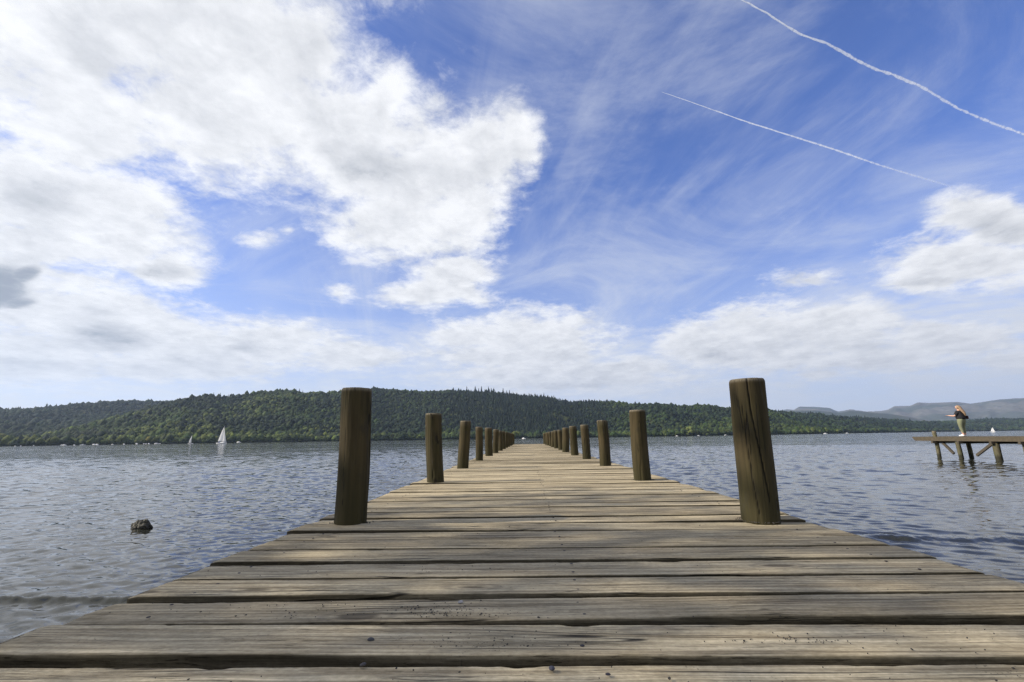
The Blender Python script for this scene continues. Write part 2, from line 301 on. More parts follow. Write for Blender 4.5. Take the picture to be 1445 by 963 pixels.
# ------------------------------------------------------------------ water
def lake_mesh():
    az = np.concatenate([np.linspace(-180, -66, 60)[:-1], np.linspace(-66, 62, 1250), np.linspace(62, 180, 60)[1:-1]])
    r = [.6]
    while r[-1] < 9000:
        q = r[-1]; r.append(q + (max(.03, .0045 * q) if q < 70 else .035 * q))
    r = np.array(r); na, nr = len(az), len(r)
    A = np.radians(az)[:, None]; X = np.sin(A) * r; Y = np.cos(A) * r
    dr = np.gradient(r); da = np.gradient(np.radians(az))[:, None] * r[None]
    step = np.maximum(dr[None], da)
    Z = np.zeros_like(X); g = np.random.default_rng(5)
    offs = .6 + 2.4 * sstep(9, 26, np.broadcast_to(r, X.shape))      # choppier away from the shelter of the shore
    gust = .55 + .9 * fbm(X / 14, Y / 30, 91, 3)
    for k in range(72):
        lam = .11 * (1.7 / .11) ** g.random(); th = math.radians(g.normal(-96, 30)); kx, ky = math.cos(th) * 2 * math.pi / lam, math.sin(th) * 2 * math.pi / lam
        amp = lam * .0036
        fade = np.clip((lam / np.maximum(step, 1e-6) - 2.2) / 2., 0, 1) * (1 if lam < .4 else (.45 if lam < 1. else .2) * offs)
        ph = kx * X + ky * Y + g.random() * 6.28 + 1.6 * (vnoise(X / (lam * 5), Y / (lam * 5), k) - .5)
        Z += fade * amp * (np.sin(ph) + .25 * np.sin(2 * ph + 1.57))
    Z *= gust
    # the old boat wake running in to the shore: one low crest on each side of the pier
    for (p, q, hgt, w, tr, ch) in (((-9., 4.62), (-1.5, 4.55), .034, .055, .0, .012), ((1.8, 7.15), (14., 6.0), .05, .15, .5, .010)):
        ux, uy = q[0] - p[0], q[1] - p[1]; L = math.hypot(ux, uy); ux /= L; uy /= L
        s = (X - p[0]) * ux + (Y - p[1]) * uy; d = -(X - p[0]) * uy + (Y - p[1]) * ux + .05 * (fbm(X * .7, Y * .2, 44, 3) - .5)
        m = sstep(-.5, 1., s) * sstep(L + 2, L - 1, s)
        h = hgt * m * (.75 + .5 * vnoise(X * .9, Y * .3, 3))
        Z += h * (np.exp(-(d / w) ** 2) - tr * np.exp(-((d - .38) / (w * 1.3)) ** 2)) + ch * m * np.exp(-(d / (1.7 * w)) ** 2) * (fbm(X * 20, Y * 26, 6, 3) - .5) * 2
    Z *= sstep(9000, 300, np.broadcast_to(r, Z.shape)) * .0 + 1
    V = np.stack([X, Y, Z + WZ], -1).reshape(-1, 3)
    F_ = grid_faces(na, nr, wrap=True)[:, ::-1]
    return V, F_
m, nt, b = material('lake_water', .03, .5)
b.inputs['IOR'].default_value = 1.333
b.inputs['Base Color'].default_value = (.020, .021, .016, 1)
geo = nt.n('ShaderNodeNewGeometry'); pos = E(nt, geo.outputs['Position'])
dist = nt.vm('LENGTH', pos, out=1)
far = nt.sm(dist, 10., 55.)
c1 = nt.noise(nt.scl(pos, 1.5, 5.5, 0.), 1., 4, .62, color=True)
c2 = nt.noise(nt.scl(pos, .30, .85, 0.), 1., 3, .55, color=True)
patch = nt.sm(nt.noise(nt.scl(pos, .006, .022, 0.), 1., 4, .6), .36, .66, .45, 1.3)
calm = nt.sm(nt.noise(nt.scl(pos, .0015, .02, 0.), 1., 2, .5), .60, .66, 1., .35)   # smooth lanes on the open lake
amp1 = (.11 + far * .44) * patch * nt.math('ADD', calm * far, 1. - far)
d1 = nt.vm('SCALE', nt.vm('SUBTRACT', c1, (.5, .5, .5)), amp1)
d2 = nt.vm('SCALE', nt.vm('SUBTRACT', c2, (.5, .5, .5)), far * .26 * patch)
nx, ny, _ = nt.sep(nt.vm('ADD', d1, d2))
gx, gy, gz = nt.sep(E(nt, geo.outputs['Normal']))
nrm = nt.vm('NORMALIZE', nt.xyz(gx + nx, gy + ny, gz))
nt.put(b.inputs['Normal'], nrm); nt.put(b.inputs['Roughness'], .03 + far * .05)
V, F_ = lake_mesh()
tag(mesh_np('water', V, F_, m), kind='structure')

# ------------------------------------------------------------------ the near shore, behind and beside the camera
xs = np.linspace(-280, 280, 281); ts = np.linspace(0, 1, 60) ** 2
def shore_y(x): return np.where(x < 0, -.9 + .52 * -x * sstep(0, 3, -x), -.9 + .12 * x) + .5 * (vnoise(x * .35, 2., 3) - .5)
X = np.repeat(xs[:, None], 60, 1); Y = shore_y(xs)[:, None] - ts[None] * 270
Z = WZ - .45 + .9 * sstep(0, .02, ts)[None] + 9 * ts[None] + .22 * (fbm(X * .6, Y * .6, 8) - .5)
m, nt, b = material('shore_ground', .95, .2); o_ = nt.obj()
f = nt.noise(o_, .5, 5, .6); st_ = nt.noise(o_, 14., 4, .6)
nt.put(b.inputs['Base Color'], nt.mix(nt.sm(f, .4, .6), nt.ramp(st_, [(.3, (.10, .09, .07)), (.7, (.25, .22, .18))]), (.06, .085, .025)))
nt.put(b.inputs['Normal'], nt.bump(st_, .8, .05))
tag(mesh_np('shore', np.stack([X, Y, Z], -1).reshape(-1, 3), grid_faces(281, 60), m), kind='structure')

# ------------------------------------------------------------------ hills and woods across the lake
def crown_variants(kind, n, seed):
    bm = bmesh.new(); bmesh.ops.create_icosphere(bm, subdivisions=2 if kind == 'fine' else 1, radius=1)
    bm.verts.ensure_lookup_table(); B = np.array([v.co[:] for v in bm.verts]); Fc = np.array([[v.index for v in f.verts] for f in bm.faces]); bm.free()
    out = []
    for k in range(n):
        a = 2.1 if kind == 'fine' else 1.6
        d = 1 + .62 * (fbm(B[:, 0] * a + 5 + 7 * k, B[:, 1] * a + B[:, 2] * a * 1.3 + seed, seed + k, 3) - .5) * 2
        v = B * d[:, None]; v[:, 2] *= np.where(v[:, 2] < 0, .55, 1.); out.append(v)
    return np.array(out), Fc
def conifer_variants(n, seed):
    rings = []; prof = [(0, .34), (.14, .42), (.16, .30), (.34, .36), (.36, .22), (.55, .27), (.57, .15), (.76, .17), (.78, .08), (1, .01)]
    th = np.linspace(0, 2 * np.pi, 8)[:-1]; out = []; g = np.random.default_rng(seed)
    for k in range(n):
        v = []
        for h, r in prof:
            rr = r * (.7 + .6 * g.random(7)); v.append(np.stack([np.cos(th) * rr, np.sin(th) * rr, np.full(7, h) - .05 * g.random(7)], 1))
        out.append(np.concatenate(v))
    i = np.arange(7); f = []
    for k in range(len(prof) - 1):
        a, b_ = k * 7 + i, k * 7 + (i + 1) % 7; f += [np.stack([a, b_, b_ + 7], 1), np.stack([a, b_ + 7, a + 7], 1)]
    return np.array(out), np.concatenate(f)
def scatter(variants, Fc, pos, sx, sz, rot, seed):
    g = np.random.default_rng(seed); k = g.integers(0, len(variants), len(pos))
    v = variants[k].copy(); c, s = np.cos(rot)[:, None], np.sin(rot)[:, None]
    x = v[..., 0] * c - v[..., 1] * s; y = v[..., 0] * s + v[..., 1] * c
    v = np.stack([x * sx[:, None], y * sx[:, None], v[..., 2] * sz[:, None]], -1) + pos[:, None]
    n = variants.shape[1]
    return v.reshape(-1, 3), (Fc[None] + (np.arange(len(pos)) * n)[:, None, None]).reshape(-1, 3)
def leaf_mat(name, scale, dist, strength=.9):
    m, nt, b = material(name, .85, .15); o_ = nt.obj(); c = nt.attr('Col', 'Color')
    f = nt.noise(o_, scale, 5, .65)
    nt.put(b.inputs['Base Color'], nt.mix(1., c, nt.ramp(f, [(.28, (.50, .52, .5)), (.5, (1, 1, 1)), (.72, (1.5, 1.45, 1.2))]), 'MULTIPLY'))
    nt.put(b.inputs['Normal'], nt.bump(f, strength, dist))
    return m
LEAF = leaf_mat('far_leaves', .35, 4.5)
m, nt, b = material('hill_ground', .95, .1); o_ = nt.obj()
f = nt.noise(o_, .03, 5, .6); c = nt.attr('Col', 'Color')
nt.put(b.inputs['Base Color'], nt.mix(1., c, nt.ramp(f, [(.3, (.7, .72, .7)), (.7, (1.25, 1.2, 1.1))]), 'MULTIPLY'))
nt.put(b.inputs['Normal'], nt.bump(nt.noise(o_, .08, 4, .6), .5, 3.))
HILL = m

class Layer:
    """a piece of country seen from the lake: shore at r0, skyline at r1, in polar coordinates round the pier"""
    def __init__(s, sky, r0, r1, drop=8., gully=20., seed=0, back=.8, shape=1.1):
        s.az, s.el = np.array(sky).T; s.r0, s.r1, s.drop, s.gully, s.seed, s.back, s.shape = r0, r1, drop, gully, seed, back, shape
    def at(s, az, t):
        az, t = np.broadcast_arrays(np.asarray(az, float), np.asarray(t, float))
        r0 = np.interp(az, *s.r0) * (1 + .02 * (vnoise(az * .9, 0, s.seed) - .5)); r1 = np.interp(az, *s.r1)
        r = r0 + (r1 - r0) * t
        H = r1 * np.tan(np.radians(np.interp(az, s.az, s.el))) + .5 - WZ - s.drop
        H = np.maximum(H, .5)
        up = np.clip(t, 0, 1) ** s.shape; up = .55 * up + .45 * sstep(0, 1, up)
        dn = 1 - .9 * sstep(1, 1 + s.back, t)
        z = H * up * dn
        a = np.radians(az); x, y = np.sin(a) * r, np.cos(a) * r
        z = z + s.gully * np.sin(np.pi * np.clip(t, 0, 1)) * np.minimum(1, H / 60) * (fbm(x / 170, y / 170, s.seed + 3, 4) - .5) * 2
        z = np.where(t < .02, z * t / .02 - .4 * (1 - t / .02), z) + .3
        return np.stack([x, y, z + WZ], -1)
    def ground(s, name, a0, a1, na, nt_, color):
        az = np.linspace(a0, a1, na); t = np.concatenate([np.linspace(-.01, 1, nt_), np.linspace(1, 1 + s.back, 12)[1:]])
        A, T = np.meshgrid(az, t, indexing='ij'); P_ = s.at(A, T)
        o = mesh_np(name, P_.reshape(-1, 3), grid_faces(na, len(t))[:, ::-1], HILL, col=color(A, T, P_).reshape(-1, 3)); tag(o, kind='structure'); return o
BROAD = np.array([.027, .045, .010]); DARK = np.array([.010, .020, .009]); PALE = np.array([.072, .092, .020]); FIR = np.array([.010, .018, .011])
def grow(L, name, n, a0, a1, size, pick, seed, tmax=1.1, fine=False):
    """fill a slope with trees; pick(az, t, pos) gives chance of conifer, darkness, paleness, keep"""
    g = np.random.default_rng(seed)
    az = g.uniform(a0, a1, n); t = g.uniform(.012, tmax, n)
    t = np.concatenate([t, g.uniform(.004, .03, n // 8)]); az = np.concatenate([az, g.uniform(a0, a1, n // 8)])
    P_ = L.at(az, t); con, drk, pal, keep = pick(az, t, P_)
    k = g.random(len(az)) < keep; az, t, P_, con, drk, pal = az[k], t[k], P_[k], con[k], drk[k], pal[k]
    isc = g.random(len(az)) < con
    Vs, Fs, Cs = [], [], []; off = 0
    for sel, var in ((~isc, crown_variants('fine' if fine else 'coarse', 10, seed)), (isc, conifer_variants(8, seed))):
        p = P_[sel]; q = len(p)
        if not q: continue
        sz = size * g.uniform(.45, 1.0, q) * (1 + .6 * (g.random(q) < .15))
        if var[0].shape[1] == 70:
            hh = sz * g.uniform(2.0, 3.4, q); v, f_ = scatter(var[0], var[1], p + [0, 0, -1], hh * .62, hh, g.uniform(0, 6.28, q), seed)
            col = FIR * g.uniform(.75, 1.35, q)[:, None]
        else:
            p = p + np.stack([0 * sz, 0 * sz, sz * .75], 1)
            v, f_ = scatter(var[0], var[1], p, sz, sz * g.uniform(.85, 1.25, q), g.uniform(0, 6.28, q), seed)
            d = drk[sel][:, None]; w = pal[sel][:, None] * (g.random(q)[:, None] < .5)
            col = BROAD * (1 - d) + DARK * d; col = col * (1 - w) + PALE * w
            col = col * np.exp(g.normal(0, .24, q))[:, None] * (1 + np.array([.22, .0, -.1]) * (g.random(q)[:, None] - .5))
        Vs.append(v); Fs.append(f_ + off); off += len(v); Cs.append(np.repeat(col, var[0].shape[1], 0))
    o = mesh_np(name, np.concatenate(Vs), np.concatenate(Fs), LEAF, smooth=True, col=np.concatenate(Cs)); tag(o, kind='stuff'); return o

far_left = Layer([(-84, .1), (-74, 1.2), (-64, 2.3), (-56, 2.7)] + [p for p in SKY if p[0] < -36.5] + [(-34, 3.9), (-31, 3.5)], ([-84, -60, -44, -30], [800, 1000, 1150, 1300]), ([-84, -60, -44, -30], [1900, 2100, 2200, 2300]), 9, 26, 21)
claife = Layer([(-56, .12), (-50, .2), (-46, .55), (-43.5, 1.4), (-41, 2.35), (-38.5, 3.35)] + [p for p in SKY if -36.5 < p[0] < 26.2] + [(27.5, 1.9), (29, 1.2), (31, .5), (33, .2)],
               ([-56, -35, 0, 20, 33], [880, 850, 900, 980, 1200]), ([-56, -35, -15, 0, 20, 33], [1150, 1350, 1500, 1500, 1450, 1500]), 9, 22, 5)
wray = Layer([(16, 2.0), (22, 2.3)] + [p for p in SKY if p[0] > 26] + [(50, .95), (58, 1.1), (68, .9), (80, .1)], ([16, 27, 32, 38, 44, 58], [1150, 1150, 1450, 2000, 2900, 3000]), ([16, 27, 32, 38, 44, 58], [2000, 2000, 2400, 3100, 4000, 4200]), 10, 16, 9, shape=.9)
def col_wood(A, T, P_): return np.broadcast_to(np.array([.045, .05, .022]), P_.shape)
def col_claife(A, T, P_):
    c = np.tile(np.array([.045, .055, .022]), (*A.shape, 1)); crag = (np.exp(-((A + 25.7) / 1.5) ** 2) + .8 * np.exp(-((A + 33) / 1.0) ** 2) + .6 * np.exp(-((A + 22.5) / 1.2) ** 2)) * sstep(.88, .97, T)
    crag = np.clip(crag * 1.6, 0, 1)[..., None]; return c * (1 - crag) + np.array([.17, .14, .10]) * crag
def meadow(A, T): return sstep(26.2, 26.7, A) * sstep(29.4, 28.6, A) * sstep(.055, .075, T) * sstep(.25, .20, T)
def col_wray(A, T, P_):
    c = np.tile(np.array([.05, .058, .024]), (*A.shape, 1)); f = np.maximum(meadow(A, T), strips(A, T))[..., None]; return c * (1 - f) + np.array([.14, .165, .045]) * f
def strips(A, T): return sstep(40.0, 40.4, A) * sstep(42.2, 41.8, A) * sstep(.02, .03, T) * sstep(.10, .08, T) + sstep(38.0, 38.3, A) * sstep(39.4, 39.1, A) * sstep(.03, .05, T) * sstep(.22, .18, T)
far_left.ground('far_hill', -84, -31, 220, 50, col_wood)
claife.ground('wooded_hill', -57, 33, 320, 60, col_claife)
wray.ground('low_hill', 16, 80, 260, 50, col_wray)
def pick_far(az, t, P_):
    n = fbm(P_[:, 0] / 160, P_[:, 1] / 160, 2, 3)
    return   .12 * sstep(.5, .65, n), .7 + .3 * (n > .5), .10 * (t < .1), np.ones(len(az))  # cloud shadow over this ridge put into the colour as darker crowns
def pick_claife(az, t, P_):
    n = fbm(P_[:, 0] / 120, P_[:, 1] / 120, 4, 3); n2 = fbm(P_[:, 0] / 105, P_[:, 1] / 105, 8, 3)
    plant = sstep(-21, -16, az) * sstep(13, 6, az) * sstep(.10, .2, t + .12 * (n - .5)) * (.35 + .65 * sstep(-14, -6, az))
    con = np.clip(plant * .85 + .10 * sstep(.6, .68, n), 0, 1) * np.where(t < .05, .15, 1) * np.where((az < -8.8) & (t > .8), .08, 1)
    drk = np.clip(.05 + 1.0 * sstep(.47, .58, n2) + .75 * plant, 0, 1); drk = np.where(t < .06, drk * .4, drk)  # darker crown colour stands in for cloud shadow lying on the slope
    pal = np.clip(.75 * sstep(.42, .56, n) * (az < -18) + .12 + .45 * (t < .05) * (n > .5) + .3 * sstep(12, 18, az) * (t < .4), 0, 1)  # paler crowns to the left paint in sunlit patches; shore ones are pale trees
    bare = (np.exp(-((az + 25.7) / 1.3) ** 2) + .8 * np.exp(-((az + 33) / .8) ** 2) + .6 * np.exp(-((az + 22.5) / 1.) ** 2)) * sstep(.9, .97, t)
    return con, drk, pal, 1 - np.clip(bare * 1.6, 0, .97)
def pick_wray(az, t, P_):
    n = fbm(P_[:, 0] / 170, P_[:, 1] / 170, 12, 3)
    f = np.maximum(meadow(az, t), strips(az, t))
    return .35 * sstep(.5, .62, n), .25 + .6 * sstep(.42, .6, n), .35 * (t < .12), 1 - .98 * np.clip(f, 0, 1)
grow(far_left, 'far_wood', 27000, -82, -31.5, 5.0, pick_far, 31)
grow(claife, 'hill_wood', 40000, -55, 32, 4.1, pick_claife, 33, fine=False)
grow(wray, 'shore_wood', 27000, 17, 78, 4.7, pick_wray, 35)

# the fells
def col_fell(a, b_):
    def f(A, T, P_):
        n = fbm(P_[..., 0] / 500, P_[..., 1] / 500, 5, 4)[..., None]; k = sstep(.42, .6, n); return np.array(a) * (1 - k) + np.array(b_) * k
    return f
fell = Layer([(14, 1.6), (20, 1.9)] + MD + [(44, .6), (56, .9), (68, .8), (80, .05)], ([14, 56], [3600, 4600]), ([14, 56], [5600, 6000]), 0, 35, 41, shape=.85)
fell.ground('fells', 14, 80, 300, 60, col_fell((.040, .052, .040), (.070, .075, .060)))
pike = Layer([(14, 1.7), (21, 1.9)] + MT + [(52, 2.5), (58, 2.2), (66, 1.5), (74, .9), (82, .05)], ([14, 58], [6200, 6200]), ([14, 58], [9000, 9400]), 0, 70, 47, shape=.8)
pike.ground('mountains', 14, 82, 420, 80, col_fell((.058, .070, .062), (.105, .105, .098)))
# ------------------------------------------------------------------ weathered timber
def deck_material():
    m, nt, b = material('weathered_deck', .9, .12)
    o_ = nt.obj(); pr = nt.attr('plank'); sepo = nt.sep(o_)
    q = nt.vm('ADD', o_, nt.xyz(pr * 37., pr * 11., pr * 5.))
    wv = nt.noise(nt.scl(q, 1.6, 7., 7.), 1., 3, .5)                      # slow wander of the grain
    qw = nt.vm('ADD', q, nt.xyz(0., (wv - .5) * .045, 0.))
    g1 = nt.noise(nt.scl(qw, 1.1, 46., 46.), 1., 6, .62)
    g2 = nt.noise(nt.scl(qw, 1.8, 120., 120.), 1., 5, .68)
    big = nt.noise(nt.scl(q, 1.4, 3.2, 3.), 1., 4, .6)
    blot = nt.noise(nt.scl(q, 5., 14., 14.), 1., 4, .65)
    col = nt.ramp(g1, [(.28, (.165, .126, .077)), (.43, (.322, .270, .178)), (.54, (.425, .364, .248)), (.70, (.59, .505, .345))])
    col = nt.mix(nt.sm(big, .35, .7) * .55, col, nt.mix(1., col, (.80, .82, .82), 'MULTIPLY'))
    col = nt.mix(nt.sm(blot, .50, .68) * .55, col, nt.mix(1., col, (.58, .56, .52), 'MULTIPLY'))
    col = nt.mix(1., col, nt.ramp(g2, [(.27, (.36, .35, .33)), (.42, (.78, .77, .75)), (.52, (1.03, 1.03, 1.02)), (.72, (1.28, 1.27, 1.24))]), 'MULTIPLY')
    tone = nt.attr('tone'); col = nt.mix(1., col, nt.xyz(tone, tone * .99, tone * .97), 'MULTIPLY')
    pore = nt.sm(nt.noise(nt.scl(qw, 11., 210., 210.), 1., 3, .6), .60, .70) * nt.sm(nt.noise(nt.scl(q, 3., 12., 12.), 1., 3, .6), .38, .60)
    col = nt.mix(pore * .62, col, (.05, .042, .03))
    mott = nt.noise(nt.scl(q, 60., 90., 90.), 1., 4, .7); col = nt.mix(1., col, nt.ramp(mott, [(.3, (.80, .79, .77)), (.7, (1.17, 1.17, 1.16))]), 'MULTIPLY')
    # splits along the grain
    sp = nt.noise(nt.scl(qw, .55, 17., 17.), 1., 2, .4); mk = nt.sm(nt.noise(nt.scl(q, .9, 5., 5.), 1., 2, .5), .50, .60)
    crack = nt.sm((sp - .5).abs(), .013, .003) * mk
    fine = nt.sm((nt.noise(nt.scl(qw, 1.6, 62., 62.), 1., 2, .4) - .5).abs(), .016, .003) * nt.sm(nt.noise(nt.scl(q, 2.2, 9., 9.), 1., 2, .5), .50, .62)
    # knots
    kv = nt.voro(nt.scl(q, 1.25, 3.6, 0.), 1.); kd = nt.sm(kv + (g1 - .5) * .06, .105, .06); kr = nt.sm((kv - .13).abs(), .03, .004)
    col = nt.mix(kd * .8, col, (.085, .068, .045)); col = nt.mix(kr * .35, col, (.11, .095, .07))
    # grit and lichen specks
    sv = nt.voro(nt.scl(q, 95., 95., 0.), 1.); spk = nt.sm(sv, .24, .14) * nt.sm(nt.noise(nt.scl(q, 3.3, 4.5, 0.), 1., 4, .7), .55, .68)
    col = nt.mix((crack.max(fine * .7)).max(spk * .75), col, (.032, .027, .02))
    edge = nt.attr('edge'); col = nt.mix(edge * .95 * nt.sm(g1, .15, .7, 1., .85), col, (.016, .014, .009))  # plank sides near black: shade of the gaps painted in, along with damp dirt
    nt.put(b.inputs['Base Color'], col)
    h = g1 * .55 + g2 * .30 - crack * 1.6 - fine * .5 - kd * .3 + blot * .3 - pore * .6 + mott * .35
    nt.put(b.inputs['Normal'], nt.bump(h, .9, .0045)); nt.put(b.inputs['Roughness'], nt.sm(g1, .2, .8, .75, .95)); nt.put(b.inputs['Specular IOR Level'], .14 * (1. - edge))
    return m
DECK = deck_material()
def post_material(name, base, algae):
    m, nt, b = material(name, .85, .22); o_ = nt.obj(); x, y, z = nt.sep(o_)
    pr = nt.attr('rnd'); q = nt.vm('ADD', o_, nt.xyz(pr * 7., pr * 13., pr * 3.))
    g1 = nt.noise(nt.scl(q, 34., 34., 1.5), 1., 6, .62); g2 = nt.noise(nt.scl(q, 130., 130., 4.), 1., 3, .6); big = nt.noise(nt.scl(q, 5., 5., 2.2), 1., 4, .6)
    bl = nt.noise(nt.scl(q, 12., 12., 6.), 1., 4, .65)
    c0, c1, c2 = (tuple(v * k for v in base) for k in (.45, 1., 1.5))
    col = nt.ramp(g1, [(.27, c0), (.5, c1), (.75, c2)])
    col = nt.mix(nt.sm(big, .40, .66) * .6, col, nt.mix(1., col, (.62, .78, .52), 'MULTIPLY'))
    col = nt.mix(nt.sm(bl, .56, .70) * .6, col, (.035, .030, .018))
    al = nt.sm(z + (big - .5) * .5, .42, .0) * .55
    col = nt.mix(al, col, algae)
    kv = nt.voro(nt.scl(q, 4.2, 4.2, 2.4), 1.); kd = nt.sm(kv, .13, .05); col = nt.mix(kd * .8, col, (.022, .017, .012))
    top = nt.attr('top'); col = nt.mix(top * .8, col, nt.ramp(g2, [(.3, (.10, .085, .06)), (.7, (.27, .235, .17))]))
    wet = nt.sm(z, WZ + .32, WZ + .16); col = nt.mix(wet * .8, col, (.018, .018, .012))
    ck = nt.attr('crack'); fine = nt.sm((nt.noise(nt.scl(q, 16., 16., .7), 1., 2, .4) - .5).abs(), .018, .004) * nt.sm(big, .47, .56)
    col = nt.mix(ck.max(fine * .85), col, (.010, .008, .005))
    nt.put(b.inputs['Base Color'], col)
    nt.put(b.inputs['Normal'], nt.bump(g1 * .6 + g2 * .25 - fine * 1.2 - kd * .4 + bl * .25, .9, .006))
    return m
POST = post_material('post_wood', (.049, .037, .016), (.026, .025, .008))
POST_SHADE = POST

# ------------------------------------------------------------------ the pier
pier = thing('wooden_pier', 'long weathered plank pier lined with two rows of round posts running out into the lake', 'pier', (0, 0, 0))
GAPS = [-.98, -.74, -.51, -.27, -.03, .21, .46, .72, .975, 1.227, 1.458, 1.683, 1.905, 2.138, 2.373, 2.600, 2.808, 3.056, 3.267, 3.511]
g = np.random.default_rng(3)
while GAPS[-1] < 38.4: GAPS.append(GAPS[-1] + g.uniform(.205, .245))
WIDE = {8: .03, 9: .036, 10: .034, 11: .033, 12: .033, 13: .032, 14: .030, 15: .010, 16: .034, 17: .024, 18: .030}
def deck():
    Vs, Fs, PR, TN, ED = [], [], [], [], []; off = 0
    for i in range(len(GAPS) - 1):
        ya, yb = GAPS[i], GAPS[i + 1]; near = .6 < ya < 3.3; mid = ya < 9
        nx, ny = (620, 26) if near else ((150, 12) if mid else (36, 6))
        wa, wb = WIDE.get(i, g.uniform(.014, .032)), WIDE.get(i + 1, g.uniform(.016, .036))
        x0, x1 = -1.352 + g.normal(0, .009), 1.652 + g.normal(0, .009)
        dz = g.normal(0, .0028); tilt = g.normal(0, .003); yaw = g.normal(0, .0022); sd_ = i * 13 + 1
        s = np.linspace(0, 1, nx); x = x0 + (x1 - x0) * s
        wobf = .009 * (fbm(x * 1.3, i, sd_, 4) - .5) + (.006 * (fbm(x * 13, i, sd_ + 1, 4) - .5) if near else 0)
        wobb = .009 * (fbm(x * 1.3, i, sd_ + 2, 4) - .5) + (.006 * (fbm(x * 13, i, sd_ + 3, 4) - .5) if near else 0)
        wane = (.001 + .015 * sstep(.56, .75, fbm(x * .9, i, sd_ + 4, 3)) * (1.3 if i in (8, 9, 10) else .35)) if mid else np.full(nx, .002)
        if i in (9, 10): wane = wane + .003
        chip = sstep(.60, .92, fbm(x * 7, i, sd_ + 6, 4)) * .012 if near else 0
        f0 = ya + wa / 2 + wobf; b0 = yb - wb / 2 + wobb - chip
        T = .045; t = np.linspace(0, 1, ny)
        prof = []                                             # rings across the plank: (y, z, edge)
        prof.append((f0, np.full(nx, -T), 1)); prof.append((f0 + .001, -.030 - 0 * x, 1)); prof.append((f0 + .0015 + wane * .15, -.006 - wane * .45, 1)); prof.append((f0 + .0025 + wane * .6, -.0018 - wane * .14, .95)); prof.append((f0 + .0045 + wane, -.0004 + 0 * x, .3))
        fy = f0 + .0065 + wane; by = b0 - .006
        for tk in t:
            y = fy + (by - fy) * tk
            h = .0016 * (vnoise(x * .8, y * 70 + i * 3, sd_ + 8) - .5) + .0022 * (fbm(x * 1.2, y * 22, sd_ + 9, 2) - .5) if near else 0 * x
            cup = -.003 * (1 - (2 * tk - 1) ** 2) * np.sin(i * 1.7)
            prof.append((y, h + cup, 0))
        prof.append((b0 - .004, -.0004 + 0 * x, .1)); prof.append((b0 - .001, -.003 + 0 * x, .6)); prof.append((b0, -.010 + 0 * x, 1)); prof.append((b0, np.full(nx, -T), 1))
        n = len(prof)
        Y = np.stack([p[0] + 0 * x for p in prof], 1) + (x * yaw)[:, None]; Z = np.stack([p[1] + 0 * x for p in prof], 1)
        # ends worn to slightly different lengths
        endw = np.clip(np.minimum(s, 1 - s) / .012, 0, 1)
        Xm = np.repeat(x[:, None], n, 1); Z = Z + dz + tilt * x[:, None] - .006 * (1 - endw[:, None]) ** 2 * (Z > -.03)
        Xm[0] += .010 * (vnoise(Y[0] * 40, i, sd_) - .5); Xm[-1] += .010 * (vnoise(Y[-1] * 40, i, sd_ + 5) - .5)
        V = np.stack([Xm, Y, Z], -1).reshape(-1, 3)
        F_ = grid_faces(nx, n)
        capA = [[0 * n + k, 0 * n + k + 1, 0 * n + n - 2 - k, 0 * n + n - 1 - k] for k in range((n - 1) // 2)]
        capB = [[(nx - 1) * n + n - 1 - k, (nx - 1) * n + n - 2 - k, (nx - 1) * n + k + 1, (nx - 1) * n + k] for k in range((n - 1) // 2)]
        bot = np.stack([np.arange(nx - 1) * n + n - 1, (np.arange(nx - 1) + 1) * n + n - 1, (np.arange(nx - 1) + 1) * n, np.arange(nx - 1) * n], 1)
        Vs.append(V); Fs += [F_ + off, np.array(capA) + off, np.array(capB) + off, bot + off]; off += len(V)
        PR.append(np.full(len(V), g.random())); TN.append(np.full(len(V), g.uniform(.80, 1.16)))
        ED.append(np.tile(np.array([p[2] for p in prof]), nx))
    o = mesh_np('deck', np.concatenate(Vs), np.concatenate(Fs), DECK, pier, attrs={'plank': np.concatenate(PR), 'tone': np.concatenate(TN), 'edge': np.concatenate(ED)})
    o['label'] = 'grey brown planks laid across the pier, worn and split'
deck()
beam_m = plain('beam_wood', (.07, .058, .038), .9, .35, 9.)
for x in (-1.12, .15, 1.42):
    bm = bmesh.new(); beam(bm, (x, -1.2, -.135), (x, 38.3, -.135), .09, .17); mesh_bm('stringer', bm, beam_m, pier)

